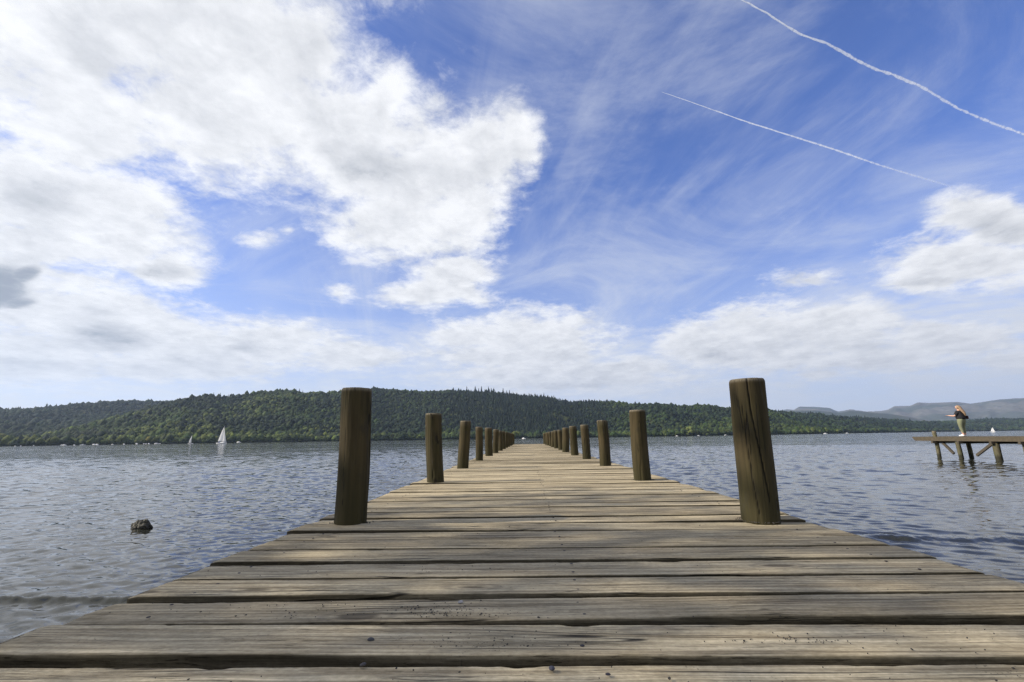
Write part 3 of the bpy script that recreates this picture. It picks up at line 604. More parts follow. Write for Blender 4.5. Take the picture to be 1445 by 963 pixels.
def post(parent, name, x, y, top, r, lean=(0, 0), seed=0, near=False, bottom=WZ - .8, cracks=(), mat=None, rtop=None):
    """a round pile: uneven girth, a worn rounded top, drying cracks"""
    nth, nz = (128, 170) if near else (28, 30)
    th = np.linspace(0, 2 * np.pi, nth + 1)[:-1]
    zz_ = np.concatenate([np.linspace(bottom, top - .02, nz), top - .02 + .02 * np.array([.35, .65, .85, .96])]) if not near else np.concatenate([np.linspace(bottom, -.05, 30), np.linspace(-.045, top - .022, nz - 30), top - .022 + .022 * np.array([.3, .55, .75, .9, .98])])
    n = len(zz_); k = np.clip((zz_ - (top - .02)) / .02, 0, 1); sh = np.sqrt(np.clip(1 - (k * .92) ** 2 * .17, 0, 1))
    rt = rtop or r; rad_ = (r + (rt - r) * np.clip(zz_ / top, 0, 1)) * sh
    TH, ZZ = np.meshgrid(th, zz_, indexing='ij'); R_ = np.repeat(rad_[None], nth, 0)
    cs, sn = np.cos(TH), np.sin(TH)
    R_ = R_ * (1 + .07 * (fbm(cs * .9 + seed, sn * .9 + ZZ * .5, seed, 3) - .5) + .028 * (vnoise(cs * 5 + 9, sn * 5 + ZZ * .7 + seed, seed + 2) - .5))
    if near: R_ = R_ * (1 + .012 * (fbm(TH * 9, ZZ * 3, seed + 3, 3) - .5)) - .006 * sstep(.62, .8, fbm(cs * 2.2, sn * 2.2 + ZZ * 2.4, seed + 4, 3))
    ck = np.zeros_like(R_)
    for (pts, wdt, dep) in cracks:                            # pts: (z, angle) down the post
        zs = [p[0] for p in pts][::-1]; as_ = [p[1] for p in pts][::-1]
        c = np.interp(ZZ, zs, as_) + .05 * (fbm(ZZ * 6, 0, seed + 7, 3) - .5)
        on = sstep(min(zs) - .02, min(zs) + .06, ZZ) * sstep(max(zs) + .06, max(zs), ZZ); w = wdt * (.35 + .65 * on) / r
        d = np.abs((TH - c + np.pi) % (2 * np.pi) - np.pi); v = np.clip(1 - d / w, 0, 1) * on
        R_ = R_ - dep * v; ck = np.maximum(ck, sstep(.1, .6, v))
    up = np.clip(ZZ, 0, None)
    X = cs * R_ + lean[0] * ZZ + .012 * np.sin(ZZ * 3.1 + seed); Y = sn * R_ + lean[1] * ZZ
    V = np.stack([X, Y, ZZ], -1).reshape(-1, 3); F_ = grid_faces(nth, n, wrap=True)[:, ::-1]
    F_ = F_[:, ::-1]
    topi = np.arange(nth) * n + n - 1; rings = [V[topi]]; Vx = [V]; Fx = [F_]; base = len(V); prev = topi
    c0 = V[topi].mean(0)
    for s_ in (.72, .4, .02):
        nv = c0 + (V[topi] - c0) * s_; nv[:, 2] = top + .004 * (vnoise(nv[:, 0] * 40, nv[:, 1] * 40, seed) - .3)
        idx = base + np.arange(nth); Vx.append(nv); Fx.append(np.stack([prev, np.roll(prev, -1), np.roll(idx, -1), idx], 1)); prev = idx; base += nth
    V = np.concatenate(Vx); topa = np.zeros(len(V)); topa[nth * n:] = 1; topa[:nth * n] = np.tile(sstep(top - .03, top - .004, zz_), nth) * .8
    cka = np.zeros(len(V)); cka[:nth * n] = ck.ravel()
    o = mesh_np(name, V, np.concatenate(Fx), mat or POST, parent, attrs={'crack': cka, 'top': topa, 'rnd': np.full(len(V), (seed * .377) % 1)})
    o.location = (x, y, 0); return o
# measured (x, y, height, radius, lean)
LEFT = [(-1.10, 3.08, .825, .097, (.016, .0)), (-1.08, 5.83, .80, .098, (-.035, 0)), (-1.10, 8.5, .80, .098, (.03, 0)), (-1.10, 11.2, .755, .085, (.0, 0)), (-1.09, 14.0, .79, .107, (0, 0)), (-1.08, 16.9, .79, .10, (.01, 0)),
        (-1.08, 19.7, .78, .09, (0, 0)), (-1.09, 22.5, .80, .10, (0, 0)), (-1.08, 25.3, .79, .10, (.01, 0)), (-1.09, 28.1, .80, .095, (0, 0)), (-1.08, 31.0, .80, .10, (0, 0)), (-1.08, 33.9, .81, .10, (0, 0)), (-1.08, 37.6, .80, .10, (0, 0))]
RIGHT = [(1.366, 3.07, .838, .106, (.036, 0)), (1.33, 5.82, .80, .098, (-.03, 0)), (1.36, 8.75, .78, .098, (-.045, 0)), (1.34, 11.4, .77, .095, (-.005, 0)), (1.33, 13.9, .80, .107, (-.04, 0)), (1.31, 16.9, .81, .12, (.0, 0)),
         (1.31, 19.7, .78, .095, (0, 0)), (1.31, 22.5, .80, .10, (0, 0)), (1.31, 25.3, .79, .10, (.01, 0)), (1.31, 28.1, .80, .095, (0, 0)), (1.31, 31.0, .80, .10, (0, 0)), (1.31, 33.9, .81, .10, (0, 0)), (1.31, 37.6, .80, .10, (0, 0))]
for side, row in (('l', LEFT), ('r', RIGHT)):
    for i, (x, y, h, r, ln) in enumerate(row):
        ck = ()
        if side == 'r' and i == 0:
            A = -math.pi / 2 - .42   # the side that faces the shore end
            ck = ([[(h, A + .02), (.62, A + .10), (.5, A + .22), (.36, A + .36), (.22, A + .50), (.08, A + .62)], .005, .012], [[(.64, A - .36), (.42, A - .30), (.2, A - .16), (.02, A + .02)], .0035, .008])
        if side == 'l' and i == 0: ck = ([[(.7, -1.9), (.4, -1.86), (.1, -1.8)], .002, .003],)
        o = post(pier, 'post', x, y, h, r, ln, seed=i * 2 + (1 if side == 'l' else 2), near=(i < 2), cracks=ck, rtop=r * .97)
        if side == 'r' and i == 0: o['label'] = 'thick post with a long dark drying crack from its top'

# nails over the stringers
bm = bmesh.new()
for i in range(8, 60):
    yc = (GAPS[i] + GAPS[i + 1]) / 2
    for x in (-1.12, .15, 1.42):
        for s_ in (-.055, .055):
            if random.random() < .18: continue
            M = Matrix.Translation((x + random.gauss(0, .012), yc + s_ + random.gauss(0, .01), .0015)) @ Matrix.Diagonal((.0060, .0060, .0016, 1))
            bmesh.ops.create_uvsphere(bm, u_segments=10, v_segments=6, radius=1, matrix=M)
nm, nt, b = material('rusty_nail', .7, .4); b.inputs['Base Color'].default_value = (.035, .032, .04, 1); b.inputs['Metallic'].default_value = .4
o = mesh_bm('nails', bm, nm, pier, True); o['kind'] = 'stuff'

# grit and bark crumbs lying on the planks
bm = bmesh.new(); gg = random.Random(4)
spots = [(-.21, 1.55, .09, .025, 200), (-.03, 1.56, .05, .02, 60), (-.28, 1.34, .13, .03, 130), (-.12, 1.30, .1, .015, 70), (-.65, 1.55, .18, .05, 60), (.55, 1.55, .35, .05, 70), (.66, 1.335, .10, .018, 45), (1.12, 1.79, .08, .04, 40), (.1, 1.3, .9, .12, 130), (0, 1.75, .9, .25, 160), (0, 2.4, .9, .4, 120), (.2, 1.12, .7, .05, 60)]
for (px, py, r_) in ((-1.10, 3.08, .097), (1.366, 3.07, .098), (-1.08, 5.83, .098), (1.33, 5.82, .098)):
    for k in range(160):       # crumbs caught round the foot of a post
        a = gg.uniform(0, 6.28); d = r_ + abs(gg.gauss(0, .016)); s_ = gg.uniform(.0012, .004)
        M = Matrix.Translation((px + math.cos(a) * d, py + math.sin(a) * d, s_ * .5)) @ Matrix.Rotation(gg.random() * 6, 4, 'Z') @ Matrix.Diagonal((s_ * gg.uniform(.8, 1.8), s_, s_ * .8, 1))
        bmesh.ops.create_icosphere(bm, subdivisions=1, radius=1, matrix=M)
for (cx, cy_, sx, sy, n_) in spots:
    for k in range(n_):
        x, y = gg.gauss(cx, sx), gg.gauss(cy_, sy)
        if min(abs(y - q) for q in GAPS) < .03 or abs(x) > 1.3: continue
        s_ = gg.uniform(.0009, .0023) * (1.5 if gg.random() < .08 else 1)
        M = Matrix.Translation((x, y, s_ * .5)) @ Matrix.Rotation(gg.random() * 6, 4, 'Z') @ Matrix.Diagonal((s_ * gg.uniform(.8, 1.8), s_ * gg.uniform(.6, 1.1), s_ * .8, 1))
        bmesh.ops.create_icosphere(bm, subdivisions=1, radius=1, matrix=M)
tag(mesh_bm('grit', bm, plain('grit', (.055, .05, .042), .9, .5, 60.)), kind='stuff')
# a few bigger stones and a twig
def pebble(x, y, s_, label, colr, seed):
    bm = bmesh.new(); bmesh.ops.create_icosphere(bm, subdivisions=3, radius=1)
    V = np.array([v.co[:] for v in bm.verts]); d = 1 + .5 * (fbm(V[:, 0] * 1.3 + seed, V[:, 1] * 1.3 + V[:, 2], seed, 3) - .5)
    for v, k in zip(bm.verts, d): v.co *= k
    bmesh.ops.transform(bm, matrix=Matrix.Diagonal((s_ * 1.35, s_, s_ * .7, 1)), verts=bm.verts)
    o = mesh_bm('pebble', bm, plain('pebble_stone', colr, .8, .3, 90.), None, True); o.location = (x, y, s_ * .55); o.rotation_euler.z = seed; tag(o, label, 'pebble')
pebble(-.216, 1.618, .007, 'pale pebble on the plank beyond the cluster of dark grit, left of centre', (.30, .29, .28), 1)
pebble(.044, 1.181, .006, 'flat dark pebble on the nearest plank, just right of the middle', (.05, .05, .065), 2)
pebble(-.407, 1.338, .0065, 'dark round pebble beside scattered grit on the second plank from the bottom edge', (.055, .055, .055), 3)
pebble(-.381, 1.202, .0055, 'small dark pebble on the nearest plank, left of the middle', (.06, .055, .055), 4)
# ------------------------------------------------------------------ the second jetty
JX = 21.5; JZ = .235
jet = thing('wooden_jetty', 'shorter wooden jetty on piles off to the right, with the woman standing on it', 'jetty', (JX, 28.1, 0))
fm = plain('jetty_board', (.070, .057, .037), .9, .7, 11.); fd = plain('jetty_beam', (.06, .05, .035), .9, .3, 5.)
def jb(name, mat, *bs):
    bm = bmesh.new()
    for q in bs: beam(bm, (q[0][0] - JX, q[0][1] - 28.1, q[0][2]), (q[1][0] - JX, q[1][1] - 28.1, q[1][2]), q[2], q[3], .008)
    return mesh_bm(name, bm, mat, jet)
bm = bmesh.new(); y = 28.05; k = 0
while y > 1.5:
    w = random.uniform(.17, .20); ov = random.uniform(-.015, .015)
    beam(bm, (.035 + ov, y - 28.1 - w / 2, JZ - .022 + random.gauss(0, .002)), (1.75 + ov, y - 28.1 - w / 2, JZ - .022 + random.gauss(0, .002)), w - .012, .042, .005); y -= w
mesh_bm('deck', bm, fm, jet)
# edge board with its sawn, rounded outer end
bm = bmesh.new(); prof = [(28.17, JZ), (28.17, JZ - .06), (28.10, JZ - .15), (27.98, JZ - .215), (27.9, JZ - .22), (1.5, JZ - .22), (1.5, JZ)]
vs = [[bm.verts.new((xx, p[0] - 28.1, p[1])) for p in prof] for xx in (-.03, .03)]
bm.faces.new(vs[0]); bm.faces.new(vs[1][::-1])
for k in range(len(prof)): bm.faces.new((vs[0][k], vs[1][k], vs[1][(k + 1) % 7], vs[0][(k + 1) % 7]))
bmesh.ops.recalc_face_normals(bm, faces=bm.faces); mesh_bm('edge_board', bm, fm, jet)
jb('edge_board', fm, ((JX + 1.79, 28.05, JZ - .11), (JX + 1.79, 1.5, JZ - .11), .06, .22))
for x in (.25, 1.5): jb('stringer', fd, ((JX + x, 27.6, JZ - .125), (JX + x, 1.5, JZ - .125), .10, .155))
YS = [26.78, 25.22, 23.5, 22.15, 20.5, 18.9, 17.2, 15.6, 13.9, 12.2, 10.5, 8.8, 7.1, 5.4, 3.7]
JP = post_material('jetty_pile_wood', (.15, .125, .085), (.06, .06, .03))
for i, y in enumerate(YS):
    jb('cross_head', fd, ((JX - .12, y, JZ - .275), (JX + 1.9, y, JZ - .275), .12, .13))
    for x in (.12, 1.62):
        big = (i == 2 and x < 1); r = .135 if big else .10
        tp = JZ + .29 if (i == 0 and x < 1) else JZ - .215
        o = post(jet, 'pile', x + (.04 if big else .02), y - 28.1 + ((.30 if i == 1 else .04) if x < 1 else -.1), tp, r * (1 if tp < JZ else .9), (-.035, 0) if x < 1 else (-.03, 0.02), seed=40 + 2 * i + int(x > 1), mat=JP, bottom=WZ - .6)
        if tp > JZ: o['label'] = 'pile that rises above the deck at the outer end'
jb('brace', fd, ((JX + .2, 26.6, JZ - .2), (JX + .2, 25.93, -.62), .09, .12)); jb('brace', fd, ((JX + .2, 23.55, JZ - .2), (JX + .2, 24.66, -.66), .09, .12))
jb('brace', fd, ((JX + 1.45, 20.5, JZ - .2), (JX + 1.45, 19.0, WZ - .15), .08, .12))

# ------------------------------------------------------------------ skinned figures
def skin(name, chains, mat, parent=None, sub=2, root=0):
    """chains: lists of (x, y, z, rx, ry) sharing points by equal coordinates -> one continuous surface"""
    key = {}; V = []; Rr = []; Ed = []
    for ch in chains:
        pv = None
        for p in ch:
            k = tuple(round(c, 4) for c in p[:3])
            if k not in key: key[k] = len(V); V.append(p[:3]); Rr.append((p[3], p[4] if len(p) > 4 else p[3]))
            if pv is not None and pv != key[k]: Ed.append((pv, key[k]))
            pv = key[k]
    me = bpy.data.meshes.new(name); me.from_pydata(V, Ed, []); ob = bpy.data.objects.new(name, me); COL.objects.link(ob)
    ob.modifiers.new('skin', 'SKIN')
    for i, r in enumerate(Rr): me.skin_vertices[0].data[i].radius = r
    me.skin_vertices[0].data[root].use_root = True
    s_ = ob.modifiers.new('sub', 'SUBSURF'); s_.levels = sub; s_.render_levels = sub
    dg = bpy.context.evaluated_depsgraph_get(); nm_ = bpy.data.meshes.new_from_object(ob.evaluated_get(dg)); nm_.name = name
    bpy.data.objects.remove(ob); bpy.data.meshes.remove(me)
    nm_.materials.clear(); nm_.materials.append(mat); nm_.polygons.foreach_set('use_smooth', np.full(len(nm_.polygons), True))
    return link(bpy.data.objects.new(name, nm_), parent)
# the woman on the jetty; local +Y is the way she faces
skin_m = plain('skin', (.50, .30, .21), .55, .06, 20.); black = plain('black_cotton', (.012, .012, .014), .9, .3, 30.)
olive = plain('olive_cotton', (.17, .18, .105), .9, .15, 25.); white = plain('white_leather', (.78, .77, .74), .5, .05, 30.); hair_m, nt, b = material('fair_hair', .5, .4)
nt.put(b.inputs['Base Color'], nt.ramp(nt.noise(nt.scl(nt.obj(), 60., 60., 5.), 1., 3, .6), [(.3, (.15, .09, .045)), (.7, (.36, .25, .15))]))
pz = JZ + .002
woman = thing('person', 'woman in black T-shirt and olive trousers standing on the jetty with one arm held out', 'person', (22.1, 25.62, pz), rad(22)); woman.scale = (1.06, 1.06, 1.03)
hip = (0, 0, .80, .155, .125)
def leg(s_): return [hip, (s_ * .085, .0, .74, .105), (s_ * .085, .02, .43, .068), (s_ * .07, -.03, .10, .042), (s_ * .07, -.03, .055, .042), (s_ * .075, .10, .03, .035, .028)]
spine = [hip, (0, .0, .93, .145, .11), (0, .01, 1.08, .155, .115), (0, .015, 1.20, .15, .10), (0, .005, 1.285, .055), (0, .035, 1.34, .052), (0, .05, 1.42, .082, .092), (0, .045, 1.50, .068, .075)]
def hand(p, d, up, L=.085):
    """palm, four unequal bent fingers and a thumb"""
    p = Vector(p); d = Vector(d).normalized(); u = Vector(up).normalized(); s_ = d.cross(u).normalized(); out = []
    palm = p + d * .05
    out.append([(*p, .024, .03), (*palm, .030, .016)])
    for k, (o_, l_) in enumerate(((-.027, .9), (-.009, 1.05), (.009, 1.), (.027, .8))):
        a = palm + s_ * o_; b1 = a + d * .04 * l_; c1 = b1 + (d - u * .45).normalized() * .03 * l_; e1 = c1 + (d - u * 1.2).normalized() * .022 * l_
        out.append([(*palm, .030, .016), (*a, .0095), (*b1, .0088), (*c1, .008), (*e1, .0065)])
    t0 = p + d * .02 - s_ * .022; t1 = t0 + (d * .6 - s_).normalized() * .032; t2 = t1 + (d - s_ * .25).normalized() * .028
    out.append([(*p, .024, .03), (*t0, .012), (*t1, .0105), (*t2, .008)])
    return out
shL, shR = (-.165, .01, 1.19, .062), (.165, .01, 1.19, .062)
elL, wrL = (-.245, .10, .99, .044), (-.20, .36, 1.03, .028)       # left arm held out in front
elR, wrR = (.27, -.03, .95, .044), (.20, .15, .90, .028)          # right arm bent at her side
chains = [leg(-1), leg(1), spine, [spine[3], shL, elL, wrL], [spine[3], shR, elR, wrR]]
chains += hand(wrL[:3], (.15, 1, .1), (0, 0, 1)) + hand(wrR[:3], (-.25, 1, -.1), (0, 0, 1))
chains.append([spine[6], (0, .142, 1.405, .014)])                  # nose
chains += [[spine[6], (s_ * .088, .04, 1.42, .014, .02)] for s_ in (-1, 1)]   # ears
skin('body', chains, skin_m, woman)
for s_ in (-1, 1):
    bm = bmesh.new(); bmesh.ops.create_uvsphere(bm, u_segments=10, v_segments=8, radius=.011, matrix=Matrix.Translation((s_ * .032, .128, 1.432))); mesh_bm('eye', bm, black, woman, True)
lip = bmesh.new(); bmesh.ops.create_uvsphere(lip, u_segments=10, v_segments=6, radius=1, matrix=Matrix.Translation((0, .124, 1.372)) @ Matrix.Diagonal((.024, .008, .007, 1))); mesh_bm('mouth', lip, plain('lip', (.33, .11, .10), .5), woman, True)
T = lambda c, k, kk=None: [(*p[:3], p[3] + k, (p[4] if len(p) > 4 else p[3]) + (kk or k)) for p in c]
skin('shirt', [[(0, 0, .80, .225, .20), (0, -.005, .93, .22, .195), (0, .0, 1.08, .212, .18), (0, .01, 1.19, .165, .125), (0, .008, 1.26, .08, .075)], [(0, .01, 1.19, .165, .125), (-.165, .01, 1.185, .085), (-.215, .055, 1.075, .078), (-.23, .075, 1.03, .074)], [(0, .01, 1.19, .165, .125), (.165, .01, 1.185, .085), (.235, -.01, 1.06, .078), (.25, -.018, 1.02, .074)]], black, woman)
skin('trousers', [[(0, 0, .95, .175, .155), (0, -.005, .80, .19, .175), (-.095, .0, .70, .125, .13), (-.085, .015, .44, .082), (-.072, -.025, .20, .055), (-.072, -.025, .165, .053)], [(0, -.005, .80, .19, .175), (.095, .0, .70, .125, .13), (.085, .015, .44, .082), (.072, -.025, .20, .055), (.072, -.025, .165, .053)]], olive, woman)
for s_ in (-1, 1): skin('shoe', [[(s_ * .07, -.075, .045, .042, .044), (s_ * .07, -.02, .055, .05, .055), (s_ * .075, .08, .04, .048, .04), (s_ * .08, .16, .03, .04, .028)], [(s_ * .07, -.02, .055, .05, .055), (s_ * .07, -.03, .13, .05)]], white, woman)
skin('hair', [[(0, .075, 1.508, .05, .05), (0, .02, 1.50, .085, .075), (0, -.03, 1.43, .095, .08), (.01, -.07, 1.32, .105, .07), (.015, -.15, 1.20, .10, .055), (.02, -.20, 1.09, .075, .04), (.02, -.21, .98, .03, .025)], [(0, .02, 1.50, .085, .075), (-.07, .03, 1.44, .03, .045), (-.078, .0, 1.35, .03, .04)], [(0, .02, 1.50, .085, .075), (.07, .03, 1.44, .03, .045), (.078, .0, 1.35, .03, .04)]], hair_m, woman)
bag = thing('shoulder_bag', 'small dark reddish bag carried at the right side of the woman on the jetty', 'bag', (22.1, 25.62, pz), rad(22))
bm = bmesh.new(); beam(bm, (.27, -.20, .95), (.27, -.06, .95), .06, .17, .02); mesh_bm('body', bm, plain('bag_leather', (.045, .016, .013), .6), bag, True)
bm = bmesh.new(); pts = [(.245, -.13, 1.01), (.21, -.14, 1.15), (.12, -.10, 1.27), (.0, -.02, 1.33)]
for a, c in zip(pts, pts[1:]): beam(bm, a, c, .022, .008, .002, up=(1, 0, .2))
mesh_bm('strap', bm, bag.children[0].data.materials[0], bag)

# ------------------------------------------------------------------ rock in the shallows
bm = bmesh.new(); bmesh.ops.create_icosphere(bm, subdivisions=5, radius=1)
V = np.array([v.co[:] for v in bm.verts]); n_ = 1 + .75 * (fbm(V[:, 0] * 1.5 + 3, V[:, 1] * 1.5 + V[:, 2] * 1.2, 5, 4) - .5) - .22 * np.abs(fbm(V[:, 0] * 3 + V[:, 2] * 2, V[:, 1] * 3, 15, 3) - .5) * 2
st2 = np.round(n_ * 9) / 9 * .4 + n_ * .6
for v, k in zip(bm.verts, st2): v.co *= k
bmesh.ops.transform(bm, matrix=Matrix.Rotation(.3, 4, 'Z') @ Matrix.Diagonal((.15, .12, .13, 1)), verts=bm.verts)
m, nt, b = material('lake_rock', .7, .4); o_ = nt.obj(); z = nt.sep(o_)[2]
f = nt.noise(o_, 22., 6, .65)
col = nt.ramp(f, [(.32, (.018, .016, .012)), (.55, (.06, .055, .033)), (.74, (.22, .20, .16))])
nt.put(b.inputs['Base Color'], nt.mix(nt.sm(z + (f - .5) * .1, .08, .0), col, (.014, .013, .009))); nt.put(b.inputs['Normal'], nt.bump(f, 1., .02))
o = mesh_bm('rock', bm, m, None, False); o.location = (-6.39, 8.25, WZ - .005); tag(o, 'small dark rounded rock poking out of the water left of the pier', 'rock')

# ------------------------------------------------------------------ boats
hull_w = plain('white_hull', (.78, .78, .76), .4, .06, 2.); sail_m, nt, b = material('sailcloth', .7, .2); b.inputs['Base Color'].default_value = (.86, .86, .84, 1)
tr_ = nt.n('ShaderNodeBsdfTranslucent'); tr_.inputs[0].default_value = (.8, .8, .78, 1); mx_ = nt.n('ShaderNodeMixShader'); mx_.inputs[0].default_value = .35
sail_m.node_tree.links.new(b.outputs[0], mx_.inputs[1]); sail_m.node_tree.links.new(tr_.outputs[0], mx_.inputs[2]); sail_m.node_tree.links.new(mx_.outputs[0], sail_m.node_tree.nodes['Material Output'].inputs[0])
blue_m = plain('blue_cover', (.06, .10, .22), .7); dark_m = plain('dark_cabin', (.03, .035, .04), .3); alu = plain('mast_metal', (.5, .5, .5), .35)
def hull(L, B, H, name, mat, parent):
    n, k = 26, 9; V = []
    for i in range(n):
        t = i / (n - 1); w = B / 2 * (math.sin(math.pi * min(1, (t * .80 + .20))) ** .7) * (1 if t < .98 else .6); w = max(w, .02); sheer = H * (1 + .25 * (t - .35) ** 2 + .12 * t)
        for j in range(k):
            a = math.pi * j / (k - 1); V.append((-w * math.cos(a), (t - .5) * L, sheer * (1 - math.sin(a) ** .6) - .28 * H * math.sin(a) ** .6))
    F_ = grid_faces(n, k); V = np.array(V)
    o = mesh_np(name, V, F_, mat, parent)
    deckf = np.array([[i * k, (i + 1) * k, (i + 1) * k + k - 1, i * k + k - 1] for i in range(n - 1)]) ; Vd = V.copy(); Vd[:, 2] -= .03
    d = mesh_np('boat_deck', Vd, deckf, mat, parent, smooth=False)
    bm = bmesh.new(); st = [bm.verts.new(v) for v in V[:k]]; bm.faces.new(st); mesh_bm('transom', bm, mat, parent); return o
def sail(name, A, B_, C, belly, parent):
    A, B_, C = map(np.array, (A, B_, C)); n = 14; V = []; idx = {}
    for i in range(n + 1):
        for j in range(n + 1 - i):
            a, c = i / n, j / n; p = A * (1 - a - c) + B_ * a + C * c; p = p + np.array([belly, 0, 0]) * 4 * (a * (1 - a - c) + c * (1 - a - c) + a * c) * .8
            idx[i, j] = len(V); V.append(p)
    F_ = []
    for i in range(n):
        for j in range(n - i):
            F_.append((idx[i, j], idx[i + 1, j], idx[i, j + 1]))
            if j < n - i - 1: F_.append((idx[i + 1, j], idx[i + 1, j + 1], idx[i, j + 1]))
    o = mesh_np(name, np.array(V), np.array(F_), sail_m, parent); so = o.modifiers.new('thick', 'SOLIDIFY'); so.thickness = .02; return o
def yacht(loc, rot, L, mast, jib, label):
    r = thing('sailing_boat', label, 'sailing boat', loc, rot, 'boats under sail')
    hull(L, L * .3, L * .105, 'hull', hull_w, r)
    bm = bmesh.new(); bmesh.ops.create_cone(bm, cap_ends=True, segments=10, radius1=.07, radius2=.04, depth=mast, matrix=Matrix.Translation((0, L * .1, mast / 2 + .3))); mesh_bm('mast', bm, alu, r, True)
    bm = bmesh.new(); beam(bm, (0, L * .09, L * .2), (L * .05, -L * .38, L * .2), .09, .09, .02); mesh_bm('boom', bm, alu, r)
    sail('mainsail', (0, L * .085, L * .22), (L * .05, -L * .37, L * .22), (0, L * .085, mast + .2), .35, r)
    if jib: sail('jib', (.0, L * .48, L * .14), (L * .06, L * .14, L * .17), (0, L * .13, mast * .93), .4, r)
    bm = bmesh.new(); beam(bm, (0, -L * .1, L * .125), (0, L * .26, L * .125), L * .16, L * .06, .08); mesh_bm('cabin', bm, hull_w if jib else dark_m, r)
    if jib:
        bm = bmesh.new(); beam(bm, (0, -L * .32, L * .15), (0, -L * .12, L * .15), L * .12, L * .07, .1); mesh_bm('spray_hood', bm, blue_m, r)
    return r
def at(az, d, z=WZ): return (math.sin(rad(az)) * d, math.cos(rad(az)) * d, z)
yacht(at(-32.2, 415), rad(-104), 8.6, 12.2, True, 'larger white sailing yacht with two sails in front of the wooded hill on the left')
yacht(at(-34.8, 520), rad(-100), 5.2, 7.2, False, 'small white sailing dinghy with one sail, left of the larger yacht')
yacht(at(42.6, 700), rad(-150), 3.8, 4.6, True, 'tiny white sailing boat far off beyond the jetty, right of the standing woman')
def launch(az, d, rot, s_, label, group, mat=hull_w):
    r = thing('moored_boat', label, 'boat', at(az, d), rot, group)
    hull(5.4 * s_, 2. * s_, .75 * s_, 'hull', mat, r)
    bm = bmesh.new(); beam(bm, (0, -.6 * s_, 1.0 * s_), (0, 1.3 * s_, .95 * s_), 1.4 * s_, .75 * s_, .15 * s_); mesh_bm('cabin', bm, hull_w, r)
    return r
gb = random.Random(9)
first = None
for k, a in enumerate((-46.91, -46.58, -45.82, -44.12, -43.94, -43.3, -42.74, -41.99, -41.79, -40.72, -39.91, -38.99, -38.46, -38.3, -38.09, -37.5, -37.23)):
    lab = 'tiny white boat in the line moored along the far shore left of the sails'
    if first is None: first = launch(a, 800, 1.2, 1., lab, 'boats moored along the far left shore'); r = first
    else: r = copy_tree(first)
    r.location = at(a, 780 + gb.uniform(-20, 30)); r.rotation_euler.z = gb.uniform(.6, 2.4); k_ = gb.uniform(.65, 1.15) * (.65 if k < 3 else 1); r.scale = (k_, k_, k_)
for a, d, s_, lab in ((-30.73, 835, 1.3, 'white boat drawn up under the trees just right of the larger yacht'), (-.4, 560, .9, 'white motor boat seen past the far end of the pier between its last posts'), (16.75, 900, .8, 'tiny white boat by the shore just right of the second right-hand post'),
                      (19.0, 930, .8, 'tiny white boat by the shore midway between the two nearest right-hand posts'), (21.7, 940, 1., 'tiny white boat by the shore just left of the cracked post'), (30.74, 1080, 1.2, 'white boat on the far water just right of the cracked post'), (32.5, 1250, 1.2, 'pale boat on the far water between the cracked post and the jetty')):
    r = copy_tree(first); r.location = at(a, d); r.rotation_euler.z = 1.3 + gb.uniform(-.3, .3); r.scale = (s_,) * 3; tag(r, lab, 'boat', 'boats near the far right and middle shore' if a > -20 else 'boats moored along the far left shore')

# ------------------------------------------------------------------ firs standing clear of the skyline and pale trees on the shore
bark = plain('bark', (.05, .04, .03), .95)
def fir_mesh(seed):
    g = np.random.default_rng(seed); Vs = []; Fs = []; off = 0
    for k in range(150):
        h = .12 + .88 * (k / 150) ** .9; r = .20 * (1 - h) ** .75 * g.uniform(.55, 1.15) + .008; a = g.uniform(0, 6.28); d = -.25 * r
        c, s_ = math.cos(a), math.sin(a); w = .35 * r + .01
        V = np.array([(0, 0, h + .025), (c * r * .55 - s_ * w, s_ * r * .55 + c * w, h + d * .4), (c * r, s_ * r, h + d), (c * r * .55 + s_ * w, s_ * r * .55 - c * w, h + d * .4), (c * r * .4, s_ * r * .4, h - .05)])
        Vs.append(V); Fs += [np.array([(0, 1, 2), (0, 2, 3), (4, 2, 1), (4, 3, 2)]) + off]; off += 5
    return np.concatenate(Vs), np.concatenate(Fs)
fir_leaf = leaf_mat('fir_needles', .6, 1.); tallest = None
V, F_ = fir_mesh(5)
def fir(az, t, h, label, group):
    global tallest
    p = claife.at(az, t)
    if tallest is None:
        r = thing('fir_tree', label, 'tree', tuple(p), 0, group); mesh_np('crown', V, F_, fir_leaf, r, smooth=False, col=np.tile(FIR, (len(V), 1)))
        bm = bmesh.new(); bmesh.ops.create_cone(bm, cap_ends=True, segments=8, radius1=.022, radius2=.006, depth=.6, matrix=Matrix.Translation((0, 0, .28))); mesh_bm('trunk', bm, bark, r, True); tallest = r
    else: r = copy_tree(tallest); tag(r, label, 'tree', group)
    r.location = tuple(p + np.array([0, 0, -.5])); r.rotation_euler.z = gb.uniform(0, 6); k = gb.uniform(.85, 1.1); r.scale = (h * k * .8, h * k * .8, h * .72); return r
def az_px(x): return math.degrees(math.atan2(x - 740, 690))
for x, h in ((655, 30), (661, 17), (667, 32), (672, 24), (676, 33), (681, 21), (686, 32), (690, 26), (707, 30), (712, 22), (716, 25), (721, 19), (727, 17), (744, 20), (752, 15), (765, 26), (771, 20), (779, 24), (787, 19), (796, 21), (815, 18)):
    fir(az_px(x) , .99, h, 'dark fir standing above the skyline of the wooded hill behind the middle of the pier', 'firs on the skyline')
for x, h in ((412, 17), (417, 14), (407, 12), (286, 13), (296, 16), (308, 15), (314, 14), (892, 17), (914, 14), (925, 15)):
    fir(az_px(x), .985, h, 'single dark conifer on the skyline away from the middle of the hill', 'scattered conifers on the skyline')
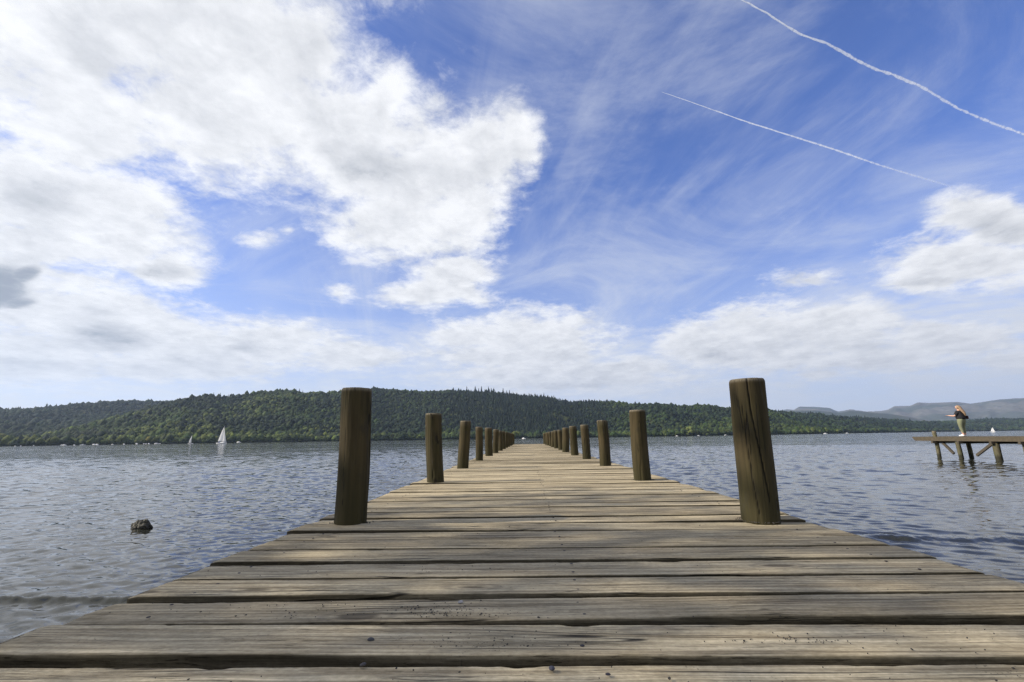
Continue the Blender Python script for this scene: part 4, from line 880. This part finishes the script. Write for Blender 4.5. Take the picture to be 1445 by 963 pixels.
# pale broadleaf trees on the shore
cv, cf = crown_variants('fine', 6, 77)
def shore_tree(L, az, t, r0, colr, label, seed):
    p = L.at(az, t); r = thing('shore_tree', label, 'tree', tuple(p), seed)
    gq = np.random.default_rng(seed); Vs, Fs = [], []
    for k in range(14):
        d = gq.normal(0, 1, 3); d /= np.linalg.norm(d); c_ = d * r0 * .55 * np.array([1, 1, .8]) + [0, 0, r0 * 1.0]; Vs.append(cv[k % 6] * r0 * gq.uniform(.35, .55) + c_); Fs.append(cf + k * len(cv[0]))
    Vn = np.concatenate(Vs); mesh_np('crown', Vn, np.concatenate(Fs), LEAF, r, col=np.tile(np.array(colr), (len(Vn), 1)) * np.repeat(gq.uniform(.8, 1.2, 14), len(cv[0]))[:, None])
    bm = bmesh.new(); bmesh.ops.create_cone(bm, cap_ends=True, segments=8, radius1=r0 * .08, radius2=r0 * .04, depth=r0, matrix=Matrix.Translation((0, 0, r0 * .4))); mesh_bm('trunk', bm, bark, r, True)
shore_tree(claife, -38.1, .012, 5.2, (.19, .17, .03), 'yellow green tree at the water edge behind the moored boats, left of the sails', 1)
shore_tree(claife, -47.9, .25, 9.5, (.12, .13, .03), 'bright green rounded tree on the far shore at the left edge', 2)
shore_tree(claife, -46.6, .22, 7., (.11, .12, .028), 'lower bright green bush right of the rounded tree at the left edge', 3)
shore_tree(claife, -1.3, .012, 7.5, (.13, .15, .035), 'pale green tree on the far shore just left of the end of the pier', 4)
shore_tree(claife, 13.0, .012, 8.5, (.12, .14, .035), 'pale green shore tree between the second and third right-hand posts', 5)
shore_tree(claife, 18.2, .012, 9.5, (.115, .14, .035), 'broad pale green shore tree between the two nearest right-hand posts', 6)

# ------------------------------------------------------------------ the trees on the bank that shade the near planks
def bank_tree(x, y, cz, rx, rz, n, seed, label):
    g = np.random.default_rng(seed); z0 = WZ + .4; r = thing('bank_tree', label, 'tree', (x, y, z0))
    def limb(a, b_, r0, r1, q):
        pts = []
        for k in range(6): t = k / 5; p = np.array(a) * (1 - t) + np.array(b_) * t + np.array([0, 0, q * math.sin(math.pi * t)]) + g.normal(0, .05, 3) * (0 < k < 5); pts.append((*p, r0 + (r1 - r0) * t))
        return pts
    tr = limb((0, 0, -.3), (.2, .1, cz - z0), .2, .11, 0); ch = [tr]
    for k in range(9):
        s_ = tr[2 + k % 4]; d = g.normal(0, 1, 3); d[2] = abs(d[2]) * .7; d /= np.linalg.norm(d); e = np.array([0, 0, cz - z0]) + d * [rx * .8, rx * .8, rz * .8]
        ch.append([s_] + limb(s_[:3], e, .07, .02, .2)[1:])
    skin('trunk', ch, bark, r, sub=1)
    cl = g.normal(0, 1, (int(n / 55), 3)); cl /= np.linalg.norm(cl, axis=1)[:, None]; cl *= (g.random((len(cl), 1)) ** .4) * [rx, rx, rz]
    P_ = np.repeat(cl, 55, 0) + g.normal(0, .33, (len(cl) * 55, 3)); m_ = len(P_)
    u = g.normal(0, 1, (m_, 3)); u /= np.linalg.norm(u, axis=1)[:, None]; w = np.cross(u, g.normal(0, 1, (m_, 3))); w /= np.linalg.norm(w, axis=1)[:, None]; s_ = g.uniform(.045, .08, (m_, 1))
    V = np.stack([P_ - u * s_ * 1.2, P_ + w * s_ * .6, P_ + u * s_ * 1.2, P_ - w * s_ * .6], 1).reshape(-1, 3) + [0, 0, cz - z0]
    mesh_np('crown', V, np.arange(m_ * 4).reshape(-1, 4), LEAF, r, smooth=False, col=np.repeat(BROAD * g.uniform(.7, 1.3, (m_, 1)), 4, 0))
for q in BANK: bank_tree(*q)
